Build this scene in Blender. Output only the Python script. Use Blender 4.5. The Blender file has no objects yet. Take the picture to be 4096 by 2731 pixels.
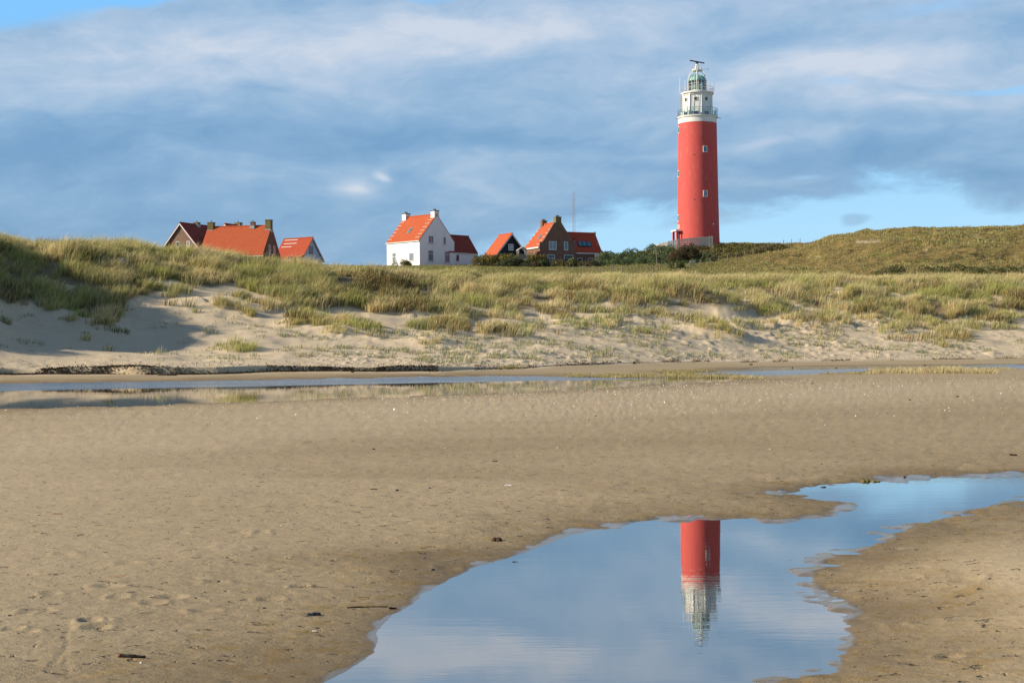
import bpy, math, random
import numpy as np
from mathutils import Vector
random.seed(7)
rng = np.random.default_rng(11)
scene = bpy.context.scene
COL = scene.collection

# ---------------------------------------------------------------- camera model (metres; camera at the origin, 1.7 m up, looking along +Y)
F = 5689.0; CH = 1.7; HY = 1378.0
RS, RC = math.sin(math.radians(.4)), math.cos(math.radians(.4))
UP = 4096 / 2352.0                      # measurements taken on a 2352-wide view of the photograph

def proj(x, y, z):
    xs = F * x / y; ys = -F * (z - CH) / y
    return 2048 + xs * RC + ys * RS, HY - xs * RS + ys * RC
def ray(px, py):
    dx = px - 2048.; dy = py - HY
    xs = dx * RC - dy * RS; ys = dx * RS + dy * RC
    return xs / F, -ys / F              # x/y and (z-CH)/y
def unproj(px, py, D):
    a, b = ray(px, py)
    return np.array([a * D, D, CH + b * D])
def flat(px, py, z=0.0):                # where a sight line meets the level z
    a, b = ray(px, py)
    D = (z - CH) / b
    return a * D, D

# ---------------------------------------------------------------- noise
def _h(ix, iy, s):
    n = (ix.astype(np.int64) * 374761393 + iy.astype(np.int64) * 668265263 + s * 144665) & 0x7fffffff
    n = (n ^ (n >> 13)) * 1274126177 & 0x7fffffff
    return ((n ^ (n >> 16)) & 0xffff) / 65535.0
def vnoise(x, y, s=0):
    ix = np.floor(x); iy = np.floor(y); fx = x - ix; fy = y - iy
    ix = ix.astype(np.int64); iy = iy.astype(np.int64)
    fx = fx * fx * fx * (fx * (fx * 6 - 15) + 10); fy = fy * fy * fy * (fy * (fy * 6 - 15) + 10)
    a = _h(ix, iy, s); b = _h(ix + 1, iy, s); c = _h(ix, iy + 1, s); d = _h(ix + 1, iy + 1, s)
    return (a + (b - a) * fx) * (1 - fy) + (c + (d - c) * fx) * fy
def fbm(x, y, o=4, s=0):
    t = 0; a = 1.; n = 0
    for k in range(o):
        t = t + a * vnoise(x * 2 ** k + 17.3 * k, y * 2 ** k - 9.1 * k, s + k); n += a; a *= .5
    return t / n
def cells(x, y, size, s):
    """nearest jittered grid point: two hash values of it and the distance to it in units of the grid"""
    gx = x / size; gy = y / size; ix = np.floor(gx).astype(np.int64); iy = np.floor(gy).astype(np.int64)
    best = np.full(np.shape(x), 9.); h1 = np.zeros(np.shape(x)); h2 = np.zeros(np.shape(x))
    for a in (-1, 0, 1):
        for b in (-1, 0, 1):
            jx = ix + a; jy = iy + b
            d = np.hypot(jx + .15 + .7 * _h(jx, jy, s) - gx, jy + .15 + .7 * _h(jx, jy, s + 1) - gy)
            q = d < best; best = np.where(q, d, best); h1 = np.where(q, _h(jx, jy, s + 2), h1); h2 = np.where(q, _h(jx, jy, s + 3), h2)
    return h1, h2, best
CELL = 3.0
def sst(a, b, x):
    t = np.clip((x - a) / (b - a), 0, 1)
    return t * t * (3 - 2 * t)

# ---------------------------------------------------------------- terrain
def uu(xd): return (xd - 1176.) / (F / UP)
_XW = [-1600, 0, 500, 1000, 1200, 1600, 2352, 4000]
_DUP = np.array([64, 69, 72, 75.6, 77.5, 82, 97, 112.])
_DSC = np.array([71, 76, 76.4, 79.6, 84.7, 104, 117, 132.])
_HSC = np.array([.33, .34, .33, .22, .05, .05, .05, .05])
_UW = np.array([uu(x) for x in _XW])
def D_up(u): return np.interp(u, _UW, _DUP)
def D_sc(u): return np.interp(u, _UW, _DSC)

# columns: x on the 2352 view -> [(distance, y on that view)]
COLS = {
 0: [(80,838),(84,806),(88,778),(93,742),(99,692),(105,640),(111,595),(116,571),(121,566),(128,572),(140,592),(250,602)],
 300:[(84,829),(90,810),(96,780),(103,737),(108,695),(113,657),(118,612),(123,576),(130,575),(145,592),(250,602)],
 600:[(80,845),(86,823),(92,803),(98,775),(104,744),(110,712),(116,674),(122,642),(128,616),(134,607),(146,610),(250,608)],
 900:[(83,842),(90,819),(97,793),(104,768),(111,740),(117,708),(123,676),(129,648),(135,636),(146,631),(180,622),(250,613),(300,611)],
 1200:[(88,838),(94,819),(102,792),(110,765),(118,738),(125,707),(132,674),(140,652),(150,644),(165,638),(180,630),(220,618),(279,609),(320,608)],
 1400:[(95,833),(100,819),(107,793),(114,766),(122,738),(130,705),(137,670),(145,651),(157,644),(180,633),(200,625),(240,612),(262,606),(275,596),(300,592)],
 1500:[(99,834),(105,820),(110,793),(116,766),(124,738),(132,704),(140,670),(148,652),(160,645),(185,634),(220,621),(240,612),(258,604),(272,588),(285,574),(310,574)],
 1600:[(106,832),(108,820),(113,797),(119,769),(127,741),(135,705),(143,670),(151,653),(165,644),(190,633),(220,620),(242,608),(258,586),(268,567),(279,556),(300,556)],
 1700:[(110,829),(113,816),(118,795),(124,768),(131,738),(139,702),(147,670),(155,653),(168,644),(190,632),(230,611),(255,584),(275,563),(300,561)],
 1800:[(112,827),(115,815),(120,795),(127,767),(134,736),(142,700),(150,668),(158,651),(170,644),(190,633),(220,613),(250,586),(270,568),(300,569)],
 2000:[(115,825),(118,813),(123,797),(130,768),(138,733),(146,696),(154,664),(162,650),(175,643),(190,637),(212,599),(238,552),(258,533),(272,532),(300,548)],
 2352:[(119,820),(122,809),(127,790),(135,761),(142,728),(150,694),(158,664),(166,652),(178,645),(190,639),(214,590),(240,543),(262,522),(276,523),(300,538)],
}
_DG = np.arange(0, 420.01, .5)
def _column(u, pts):
    pts = [(0, .07), (float(D_up(u)), .07), (float(D_sc(u)), .25)] + pts
    d = np.array([p[0] for p in pts]); z = np.array([p[1] for p in pts])
    zz = np.interp(_DG, d, z)
    k = np.exp(-.5 * (np.arange(-12, 13) * .5 / 1.8) ** 2); k /= k.sum()
    return np.convolve(np.pad(zz, 12, mode='edge'), k, 'valid')
_us = []; _cols = []
_us.append(-.9); _cols.append(_column(-.9, [(76,4),(82,9),(90,12),(120,12),(250,12)]))
_us.append(-.54); _cols.append(_column(-.54, [(76,3.0),(81,8.0),(86,12.5),(92,15.5),(105,15.5),(120,13.5),(250,12)]))
_us.append(-.42); _cols.append(_column(-.42, [(78,1.0),(83,4.3),(88,7.4),(95,10.4),(105,12.2),(120,11.8),(250,12)]))
for xd, rows in COLS.items():
    u = uu(xd); rr = []
    for D, y in rows:
        a, b = ray(xd * UP, y * UP)
        rr.append((D, CH + b * D))
    rr.append((420, rr[-1][1] - 1.0))
    _us.append(u); _cols.append(_column(u, rr))
_us.append(.5); _cols.append(_cols[-1].copy())
_us.append(.9); _cols.append(_cols[-1].copy())
_us = np.array(_us); _cols = np.array(_cols)
_UF = np.linspace(-.9, .9, 721)
_T = np.array([np.interp(_UF, _us, _cols[:, j]) for j in range(len(_DG))]).T
_k = np.exp(-.5 * (np.arange(-24, 25) * .0025 / .016) ** 2); _k /= _k.sum()
_T = np.array([np.convolve(np.pad(_T[:, j], 24, mode='edge'), _k, 'valid') for j in range(len(_DG))]).T
def table(u, D):
    a = np.clip((u + .9) / .0025, 0, 719.999); b = np.clip(D / .5, 0, len(_DG) - 1.001)
    i = a.astype(int); j = b.astype(int); fa = a - i; fb = b - j
    return (_T[i, j] * (1 - fa) + _T[i + 1, j] * fa) * (1 - fb) + (_T[i, j + 1] * (1 - fa) + _T[i + 1, j + 1] * fa) * fb

def dpoly(pts): return np.array([flat(x * UP, y * UP) for x, y in pts])
POOL1 = dpoly([(700,1600),(760,1568),(830,1530),(872,1498),(882,1470),(882,1445),(912,1414),(950,1392),(990,1360),(1035,1334),(1100,1303),(1180,1281),(1330,1226),(1450,1205),(1560,1192),(1700,1195),(1800,1199),(1900,1187),(1975,1160),(1900,1143),(1870,1136),(1850,1131),(1870,1127),(1890,1122),(2000,1108),(2150,1098),(2352,1088),(2700,1068),(2900,1062),
   (2900,1095),(2700,1110),(2352,1147),(2200,1175),(2060,1215),(1930,1270),(1855,1308),(1840,1330),(1880,1368),(1962,1410),(1905,1440),(1935,1482),(1890,1530),(1770,1568),(1700,1600),(1600,1750),(1500,2000),(950,2000),(800,1750)])
POOL2 = dpoly([(-900,985),(-400,962),(0,940),(500,925),(1200,900),(1560,882),(1710,872),(1650,869.5),(1400,869),(1250,864),(1100,864),(1000,866),(500,874),(0,881),(-400,889),(-900,897)])
POOL3 = dpoly([(1580,856),(1750,848),(2000,844),(2352,839),(2800,831),(3300,824),(3300,828),(2800,838),(2352,847),(2000,851),(1850,859),(1700,863)])
def sdist(x, y, P):
    out = np.empty(len(x))
    A = P; B = np.roll(P, -1, 0); L = B - A; LL = (L ** 2).sum(1) + 1e-12
    for k in range(0, len(x), 60000):
        X = x[k:k + 60000, None] - A[:, 0]; Y = y[k:k + 60000, None] - A[:, 1]
        t = np.clip((X * L[:, 0] + Y * L[:, 1]) / LL, 0, 1)
        d = np.sqrt(((X - t * L[:, 0]) ** 2 + (Y - t * L[:, 1]) ** 2).min(1))
        yy = y[k:k + 60000, None]; xx = x[k:k + 60000, None]
        cr = ((A[:, 1] > yy) != (B[:, 1] > yy)) & (xx < A[:, 0] + (yy - A[:, 1]) * L[:, 0] / np.where(L[:, 1] == 0, 1e-12, L[:, 1]))
        out[k:k + 60000] = np.where(cr.sum(1) % 2 == 1, -d, d)
    return out

_LX = np.array([-900,0,100,200,240,270,300,340,420,500,600,650,720,780,850,950,1050,1100,1150,1250,1350,1450,1550,1650,1690,1720,1800,1900,1950,2050,2150,2210,2250,2352,3200])
_LY = np.array([760,692,700,722,738,740,694,674,652,662,670,688,706,708,704,708,706,720,714,704,694,704,710,714,702,682,702,712,696,712,732,736,704,720,728])
HUM = []      # hummocks: x, y, radius along x, radius along y, height
FOOT = []     # footprints
def zflat(x, y):
    """beach relief and the signed distance to the near and the far pools"""
    n = (fbm(x * .55, y * .9, 3, 3) - .5)
    s1 = sdist(x, y, POOL1); s2 = np.minimum(sdist(x, y, POOL2), sdist(x, y, POOL3))
    w = np.clip(y / 14, .35, 1.6)
    s1n = s1 + n * .5 * w * (.12 + .88 * sst(.9, 2.2, x - .1 * y + 1.4)) * sst(-1.6, -.1, s1) * (1 - sst(.3, 2.5, s1))
    rb = sst(.2, 1.0, x - .02 * y) * sst(6.0, 8.0, y + x)
    s1n = s1n + ((fbm(x * 3.2, y * 3.6, 3, 5) - .5) * (.05 + .62 * rb) + (fbm(x * 9., y * 9., 2, 6) - .5) * (.03 + .14 * rb)) * np.clip(y / 12, .6, 1.6) * (1 - sst(.25, .8, np.abs(s1)))
    s = np.minimum(s1n, s2 + n * 3.0 * sst(-1, .3, s2) * (1 - sst(1, 5, s2)))
    z = np.where(s > 0, .018 * (1 - np.exp(-np.maximum(s, 0) / .12)) + .06 * (1 - np.exp(-np.maximum(s, 0) / 2.8)), -.07 * (1 - np.exp(np.minimum(s, 0) / .9)))
    return z, s1, s2, n
def height(x, y, full=False):
    x = np.asarray(x, float); y = np.asarray(y, float)
    u = x / np.maximum(y, .5); D = y
    T = table(u, D)
    Ds = D_sc(u) + (fbm(x * .16, y * 0, 3, 21) - .5) * 2.2
    hs = np.interp(u, _UW, _HSC) * (.65 + .7 * vnoise(x * .35, x * 0, 22))
    T = T + hs * sst(-.09, .09, D - Ds) * np.exp(-np.maximum(D - Ds, 0) / 6)
    near = D < 100
    z = T.copy(); s1 = np.full(len(x), 50.); s2 = np.full(len(x), 50.); n = np.zeros(len(x))
    if near.any():
        zf, a, b, nn = zflat(x[near], y[near])
        fade = 1 - sst(1, 3, D[near] - D_up(u[near])) * 1.0
        z[near] += (zf - .075) * np.where(D[near] > D_up(u[near]) + 3, 0, fade)
        s1[near] = a; s2[near] = b; n[near] = nn
    # the bank on the near side of the pool swells into a low mound
    m = np.exp(-(((x - 4.2) / 2.4) ** 2 + ((y - 9.2) / 2.6) ** 2))
    z += .16 * m * sst(.05, 1.5, s1)
    z += .05 * np.exp(-(((x + 3.6) / 1.6) ** 2 + ((y - 7.0) / 2.2) ** 2)) * sst(.05, 1.5, s1)
    bm = (D < 72) * sst(0.0, .6, np.minimum(s1, s2))
    # wind ripples and small lumps of the wet beach
    r1 = vnoise(x * 2.2, y * 7.0, 31) * vnoise(x * .5, y * .9, 32) ** 2
    r2 = fbm(x * 5, y * 14, 2, 33) - .5
    amp = (1 + 1.5 * np.exp(-np.abs(s1) / 2.0))
    z += bm * (.020 * (r1 - .12) * amp + .008 * r2 * amp * np.clip(y / 12, .6, 3))
    # dune face: hummocks
    dm = sst(2, 9, D - Ds) * (1 - sst(100, 125, D / (D_sc(u) / 76)))
    pt = sst(.36, .58, fbm(x * .30, y * .30, 3, 81)); hi = sst(14, 24, D - Ds)
    z += dm * ((fbm(x * .22, y * .22, 3, 41) - .5) * .42 + (fbm(x * .8, y * .8, 3, 42) - .5) * .12 + (pt - .5) * .15 * hi)
    q = (dm * hi) > .01
    if q.any():
        c1, c2, cd = cells(x[q], y[q], CELL, 301); xt, yt = proj(x[q], y[q], T[q]); over = yt / UP - np.interp(xt / UP, _LX, _LY); gr = np.maximum(sst(6, -10, over), (c2 < .58) * sst(80, 30, over)); z[q] += gr * (dm * hi)[q] * .42 * np.clip(1 - (cd / .75) ** 2, 0, 1) * (.3 + .7 * c1)
    mid = sst(1.5, 4, D - Ds) * (1 - sst(24, 32, D - Ds)) * sst(-.19, -.1, u)
    lump = np.maximum(vnoise(x * 1.5, y * 1.1, 43) - .5, 0) * 2
    z += mid * ((lump ** 1.5) * .17 * vnoise(x * .12, y * .12, 44) + .12 * np.maximum(vnoise(x * 3.1, y * 2.2, 47) - .55, 0) * 2 * sst(.35, .6, vnoise(x * .3, y * .25, 48)))
    foot = sst(.2, 1, D - Ds) * (1 - sst(2.5, 6, D - Ds))
    z += (.07 * (vnoise(x * 3.0, y * 2.2, 45) - .5) + .06 * (vnoise(x * 1.2, y * 1.0, 46) - .5)) * np.maximum(foot, .35 * mid)
    far = sst(180, 200, D)
    z += far * ((fbm(x * .08, y * .08, 3, 51) - .5) * 1.9 + (fbm(x * .35, y * .35, 3, 52) - .5) * 1.3) * sst(.13, .2, u)
    for hx, hy, rx, ry, hh in HUM:
        z += hh * np.exp(-(((x - hx) / rx) ** 2 + ((y - hy) / ry) ** 2))
    if full and FOOT:
        q = (y < 34)
        xx = x[q]; yy = y[q]; dz = np.zeros(len(xx))
        for fx, fy, rx, ry, dp, rim in FOOT:
            k = np.nonzero((np.abs(xx - fx) < rx * 3) & (np.abs(yy - fy) < ry * 3))[0]
            e = ((xx[k] - fx) / rx) ** 2 + ((yy[k] - fy) / ry) ** 2
            dz[k] += dp * (-np.exp(-e * 1.4) + rim * np.exp(-(np.sqrt(e) - 1.35) ** 2 * 7))
        z[q] += dz
    if full: return z, s1, s2, T
    return z
def hz(x, y): return float(height(np.array([x]), np.array([y]))[0])
def hit(px, py, d0=5.0, d1=300.0, step=.1):
    """first place where a sight line meets the ground"""
    a, b = ray(px, py)
    D = np.arange(d0, d1, step)
    g = height(a * D, D) - (CH + b * D)
    k = np.nonzero(g >= 0)[0]
    i = k[0] if len(k) else len(D) - 1
    return np.array([a * D[i], D[i], height(np.array([a * D[i]]), np.array([D[i]]))[0]])
def hitd(xd, yd, d0=5.0, d1=300.0, step=.1): return hit(xd * UP, yd * UP, d0, d1, step)

for (xd, yd, rx, ry, hh) in [(550,806,1.5,.9,.5),(680,742,1.4,1.2,.4),(770,768,2.2,1.4,.55),(1000,792,2.2,1.3,.6),(1010,790,1.2,1,.2),(1645,765,2.8,1.8,1.0),(1690,778,1.3,1.2,.4),
     (520,705,2.6,1.8,.6),(580,728,1.4,1.2,.35),(1550,690,5,2.6,1.0),(1640,697,2.6,2,.8),(1430,730,1.6,1.2,.35),(1320,745,1.7,1.2,.35),(1180,752,1.8,1.3,.45),(1770,705,2.5,2,.7),(1960,690,3,2.2,1.0),(2030,715,2,1.6,.6),(2140,715,2.6,2.2,1.1),(2195,728,1.8,1.6,.7),(2300,715,2.6,2,.7),
     (990,718,3,2.2,.7),(1100,715,2.4,1.8,.5),(685,690,2,1.6,.6),(250,752,1.8,1.4,.5),(60,700,3,2,.6),(1850,700,2,1.5,.4),(1570,817,.5,.35,.16),(1580,815,.4,.3,.14),(1770,718,1,.8,.2),(250,826,.5,.3,.1),(395,822,.5,.3,.1),(2280,812,.6,.4,.18),(1890,775,.9,.6,.18),(1700,745,1.5,1,.3)]:
    p = hitd(xd, yd, 60)
    HUM.append((p[0], p[1], rx, ry, hh))
for (xd, D, rx, ry, hh) in [(20,117,2.2,3,.5),(72,117,1.6,4,-.9),(190,117,4.5,4,.75),(310,121,2.2,3,.35),(360,122,2,3,-.5),(440,124,2.5,3,.25),(-60,112,3,3,.6),(820,131,3,3,.3),(1080,140,4,3,.4),(1330,146,4,3,.4),(1560,152,4,3,.35),(1750,155,3,3,.5),(1960,157,4,3,.7),(2080,158,2.5,3,.5),(2240,160,3,3,.55),(1860,155,3,3,-.5),(2150,160,2.5,3,-.4)]:
    HUM.append((uu(xd) * D, D, rx, ry, hh))
fr = random.Random(3)
for (xd, yd) in [(118,1362),(92,1404),(60,1410),(272,1366),(216,1423),(205,1424),(220,1439),(30,1449),(62,1453),(352,1380),(470,1394),(395,1365),(410,1363),(690,1336),(500,1330),(630,1303),(620,1366),(250,1343),(1030,1290),(300,1290),(150,1270),(520,1252),(700,1270),(880,1230),(600,1220),(2100,1330),(2130,1420),(2220,1350),(2180,1500)]:
    x, y = flat(xd * UP, yd * UP, .06)
    s = y / 11
    FOOT.append((x, y, (.05 + .05 * fr.random()), .05 + .04 * fr.random(), .007 + .007 * fr.random(), .55))
for (xa, ya, xb, yb, n) in [(158,1428,150,1490,26),(158,1428,190,1405,14),(150,1490,110,1530,20),(150,1480,158,1560,22),(96,1440,70,1500,12)]:      # runnels scratched by draining water
    for k in range(n):
        q = k / n; x, y = flat((xa + (xb - xa) * q + fr.uniform(-5, 5)) * UP, (ya + (yb - ya) * q + fr.uniform(-2, 2)) * UP, .07)
        FOOT.append((x, y, fr.uniform(.012, .03), fr.uniform(.025, .06), fr.uniform(.0006, .0018), .1))
print('terrain ready')

# ---------------------------------------------------------------- mesh helpers
def mesh_np(name, V, faces_q=None, faces_t=None, mat=None, cols=None, smooth=False, parent=None, link=True):
    me = bpy.data.meshes.new(name)
    nq = 0 if faces_q is None else len(faces_q); nt = 0 if faces_t is None else len(faces_t)
    me.vertices.add(len(V)); me.vertices.foreach_set('co', np.ascontiguousarray(V, dtype=np.float32).ravel())
    loops = []
    if nq: loops.append(np.asarray(faces_q, dtype=np.int32).ravel())
    if nt: loops.append(np.asarray(faces_t, dtype=np.int32).ravel())
    loops = np.concatenate(loops)
    me.loops.add(len(loops)); me.loops.foreach_set('vertex_index', loops)
    me.polygons.add(nq + nt)
    st = np.concatenate([np.arange(nq) * 4, nq * 4 + np.arange(nt) * 3]).astype(np.int32)
    me.polygons.foreach_set('loop_start', st)
    if smooth: me.polygons.foreach_set('use_smooth', np.ones(nq + nt, dtype=bool))
    me.update(calc_edges=True)
    if cols is not None:
        at = me.color_attributes.new('tint', 'FLOAT_COLOR', 'POINT')
        at.data.foreach_set('color', np.ascontiguousarray(cols, dtype=np.float32).ravel())
    if mat: me.materials.append(mat)
    o = bpy.data.objects.new(name, me)
    if link: COL.objects.link(o)
    if parent: o.parent = parent
    return o

class MB:
    """collects simple shapes into one mesh"""
    def __init__(s): s.v = []; s.f = []
    def box(s, x0, x1, y0, y1, z0, z1):
        b = len(s.v); s.v += [(x0,y0,z0),(x1,y0,z0),(x1,y1,z0),(x0,y1,z0),(x0,y0,z1),(x1,y0,z1),(x1,y1,z1),(x0,y1,z1)]
        s.f += [tuple(b + i for i in q) for q in ((0,3,2,1),(4,5,6,7),(0,1,5,4),(1,2,6,5),(2,3,7,6),(3,0,4,7))]; return s
    def hexa(s, P):
        b = len(s.v); s.v += [tuple(p) for p in P]
        s.f += [tuple(b + i for i in q) for q in ((0,3,2,1),(4,5,6,7),(0,1,5,4),(1,2,6,5),(2,3,7,6),(3,0,4,7))]; return s
    def prism(s, poly, axis, a0, a1):
        """poly in the other two axes, extruded along axis"""
        n = len(poly); b = len(s.v)
        for a in (a0, a1):
            for p, q in poly:
                s.v.append((a, p, q) if axis == 0 else (p, a, q) if axis == 1 else (p, q, a))
        s.f.append(tuple(b + i for i in range(n))); s.f.append(tuple(b + n + i for i in reversed(range(n))))
        for i in range(n): s.f.append((b + i, b + n + i, b + n + (i + 1) % n, b + (i + 1) % n))
        return s
    def tube(s, p, q, r, r2=None, n=8, cap=True):
        p = Vector(p); q = Vector(q); r2 = r if r2 is None else r2
        d = (q - p).normalized(); a = d.orthogonal().normalized(); c = d.cross(a); b = len(s.v)
        for (o, rr) in ((p, r), (q, r2)):
            for i in range(n):
                t = 2 * math.pi * i / n; s.v.append(tuple(o + a * (rr * math.cos(t)) + c * (rr * math.sin(t))))
        for i in range(n): s.f.append((b + i, b + (i + 1) % n, b + n + (i + 1) % n, b + n + i))
        if cap: s.f.append(tuple(b + i for i in reversed(range(n)))); s.f.append(tuple(b + n + i for i in range(n)))
        return s
    def path(s, P, r, n=6):
        for a, c in zip(P[:-1], P[1:]): s.tube(a, c, r, n=n)
        return s
    def lathe(s, prof, n=48, cx=0, cy=0, caps=True, ph=0):
        b = len(s.v); m = len(prof)
        for r, z in prof:
            for i in range(n):
                t = 2 * math.pi * i / n + ph; s.v.append((cx + r * math.cos(t), cy + r * math.sin(t), z))
        for j in range(m - 1):
            for i in range(n): s.f.append((b + j*n + i, b + j*n + (i+1) % n, b + (j+1)*n + (i+1) % n, b + (j+1)*n + i))
        if caps: s.f.append(tuple(b + i for i in reversed(range(n)))); s.f.append(tuple(b + (m-1)*n + i for i in range(n)))
        return s
    def build(s, name, mat, parent=None, smooth=False, loc=None, rz=0):
        me = bpy.data.meshes.new(name); me.from_pydata(s.v, [], s.f); me.update()
        if smooth:
            me.polygons.foreach_set('use_smooth', np.ones(len(me.polygons), dtype=bool))
            try: me.set_sharp_from_angle(angle=math.radians(38))
            except Exception: pass
        if mat: me.materials.append(mat)
        o = bpy.data.objects.new(name, me); COL.objects.link(o)
        if parent: o.parent = parent
        if loc is not None: o.location = loc
        if rz: o.rotation_euler.z = rz
        return o
def empty(name, loc, rz=0):
    o = bpy.data.objects.new(name, None); COL.objects.link(o); o.location = loc; o.rotation_euler.z = rz
    o.empty_display_size = .5; return o
def tag(o, label=None, cat=None, group=None, kind=None):
    if label: o['label'] = label
    if cat: o['category'] = cat
    if group: o['group'] = group
    if kind: o['kind'] = kind
    return o

# ---------------------------------------------------------------- node helpers
class NT:
    def __init__(s, nt): s.nt = nt
    def n(s, t, **kw):
        o = s.nt.nodes.new(t)
        for k, v in kw.items(): setattr(o, k, v)
        return o
    def put(s, sock, v):
        if v is None: return
        if hasattr(v, 'is_output'): s.nt.links.new(v, sock)
        else:
            if sock.type == 'RGBA' and hasattr(v, '__len__') and len(v) == 3: v = (*v, 1)
            sock.default_value = v
    def m(s, op, a, b=None, c=None, clamp=False):
        o = s.n('ShaderNodeMath', operation=op, use_clamp=clamp); s.put(o.inputs[0], a); s.put(o.inputs[1], b); s.put(o.inputs[2], c); return o.outputs[0]
    def ss(s, x, a, b, lo=0., hi=1.):
        o = s.n('ShaderNodeMapRange', interpolation_type='SMOOTHSTEP')
        s.put(o.inputs['Value'], x); s.put(o.inputs['From Min'], a); s.put(o.inputs['From Max'], b); s.put(o.inputs['To Min'], lo); s.put(o.inputs['To Max'], hi); return o.outputs[0]
    def mix(s, f, a, b, blend='MIX'):
        o = s.n('ShaderNodeMix', data_type='RGBA', blend_type=blend); s.put(o.inputs[0], f); s.put(o.inputs[6], a); s.put(o.inputs[7], b); return o.outputs[2]
    def noise(s, vec, scale, detail=4, rough=.5, dist=0.):
        o = s.n('ShaderNodeTexNoise'); s.put(o.inputs['Vector'], vec); s.put(o.inputs['Scale'], scale); s.put(o.inputs['Detail'], detail); s.put(o.inputs['Roughness'], rough); s.put(o.inputs['Distortion'], dist); return o.outputs['Fac']
    def xyz(s, x, y, z):
        o = s.n('ShaderNodeCombineXYZ'); s.put(o.inputs[0], x); s.put(o.inputs[1], y); s.put(o.inputs[2], z); return o.outputs[0]
    def sep(s, v):
        o = s.n('ShaderNodeSeparateXYZ'); s.put(o.inputs[0], v); return o.outputs
    def vmul(s, v, k):
        o = s.n('ShaderNodeVectorMath', operation='MULTIPLY'); s.put(o.inputs[0], v); o.inputs[1].default_value = k; return o.outputs[0]
    def bump(s, h, strength=.5, dist=.02, normal=None):
        o = s.n('ShaderNodeBump'); s.put(o.inputs['Height'], h); o.inputs['Strength'].default_value = strength; o.inputs['Distance'].default_value = dist
        if normal: s.put(o.inputs['Normal'], normal)
        return o.outputs[0]
def mat(name):
    m = bpy.data.materials.new(name); m.use_nodes = True; nt = m.node_tree
    t = NT(nt); b = nt.nodes['Principled BSDF']; t.b = b; t.mat = m
    t.obj = lambda: t.n('ShaderNodeTexCoord').outputs['Object']
    t.pos = lambda: t.n('ShaderNodeNewGeometry').outputs['Position']
    t.tint = lambda: t.n('ShaderNodeVertexColor', layer_name='tint').outputs['Color']
    t.P = lambda k, v: t.put(b.inputs[k], v)
    return t
def simple(name, col, rough=.6, var=.12, scale=6., spec=.3, metal=0., bump=0.):
    t = mat(name); n = t.noise(t.obj(), scale, 5, .6)
    dark = tuple(c * (1 - var * 1.6) for c in col); lite = tuple(min(1, c * (1 + var)) for c in col)
    t.P('Base Color', t.mix(n, dark, lite)); t.P('Roughness', rough); t.P('Specular IOR Level', spec); t.P('Metallic', metal)
    if bump: t.P('Normal', t.bump(t.noise(t.obj(), scale * 6, 4), .5, bump))
    return t.mat

# ---------------------------------------------------------------- materials
# sand: tint.r = wetness, tint.g = plant litter, tint.b = dry pale sand
t = mat('sand'); tc = t.n('ShaderNodeVertexColor', layer_name='tint').outputs['Color']; r, g, b = t.sep(tc)
p = t.pos(); ps = t.vmul(p, (1., 1.3, 1.))
big = t.noise(t.vmul(p, (.25, .8, 1.)), 1., 4, .55); fine = t.noise(ps, 9., 5, .65); grain = t.noise(p, 160., 2, .6)
damp = t.mix(big, (.41, .315, .185), (.545, .425, .262))
damp = t.mix(t.ss(fine, .35, .75), t.mix(.25, damp, (.20, .15, .085)), damp)
dry = t.mix(t.noise(p, .8, 5, .6), (.60, .478, .315), (.70, .572, .39))
base = t.mix(b, damp, dry)
# golden algae film near the water
alg = t.m('MULTIPLY', t.ss(t.noise(t.vmul(p, (1., 1.5, 1.)), 3.6, 6, .75), .50, .62), t.ss(r, .25, .6))
base = t.mix(t.m('MULTIPLY', alg, .68), base, (.40, .265, .09))
wetc = t.mix(1., base, (.50, .475, .43), 'MULTIPLY')
base = t.mix(t.ss(r, .15, .85), base, wetc)
pits = t.ss(t.noise(t.vmul(p, (1., 1.5, 1.)), 7.5, 3, .55), .63, .70)
base = t.mix(t.m('MULTIPLY', pits, .55), base, (.13, .10, .065))  # dark flecks in the pits, their shade put into the colour
pale = t.ss(t.noise(t.vmul(p, (.8, 1.5, 1.)), 6.3, 4, .65), .63, .70)
base = t.mix(t.m('MULTIPLY', pale, .38), base, (.50, .42, .30))
lit = t.mix(t.noise(p, 1.7, 5, .65), (.085, .065, .032), (.20, .15, .075))
base = t.mix(g, base, lit)
t.P('Base Color', base)
t.P('Roughness', t.ss(r, .72, 1., .85, .14)); t.P('Specular IOR Level', t.ss(r, .5, 1., .12, .5))
hsum = t.m('ADD', t.m('MULTIPLY', fine, .8), t.m('MULTIPLY', grain, .12))
hsum = t.m('ADD', hsum, t.m('MULTIPLY', t.noise(t.vmul(p, (1., 1.4, 1.)), 4.5, 5, .7), .55))
t.P('Normal', t.bump(hsum, .7, .03)); t.put(t.b.inputs['Normal'].links[0].from_node.inputs['Height'], t.m('SUBTRACT', hsum, t.m('MULTIPLY', pits, 1.1))); t.put(t.b.inputs['Normal'].links[0].from_node.inputs['Strength'], t.ss(r, .55, 1., .75, .05)); M_SAND = t.mat

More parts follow.
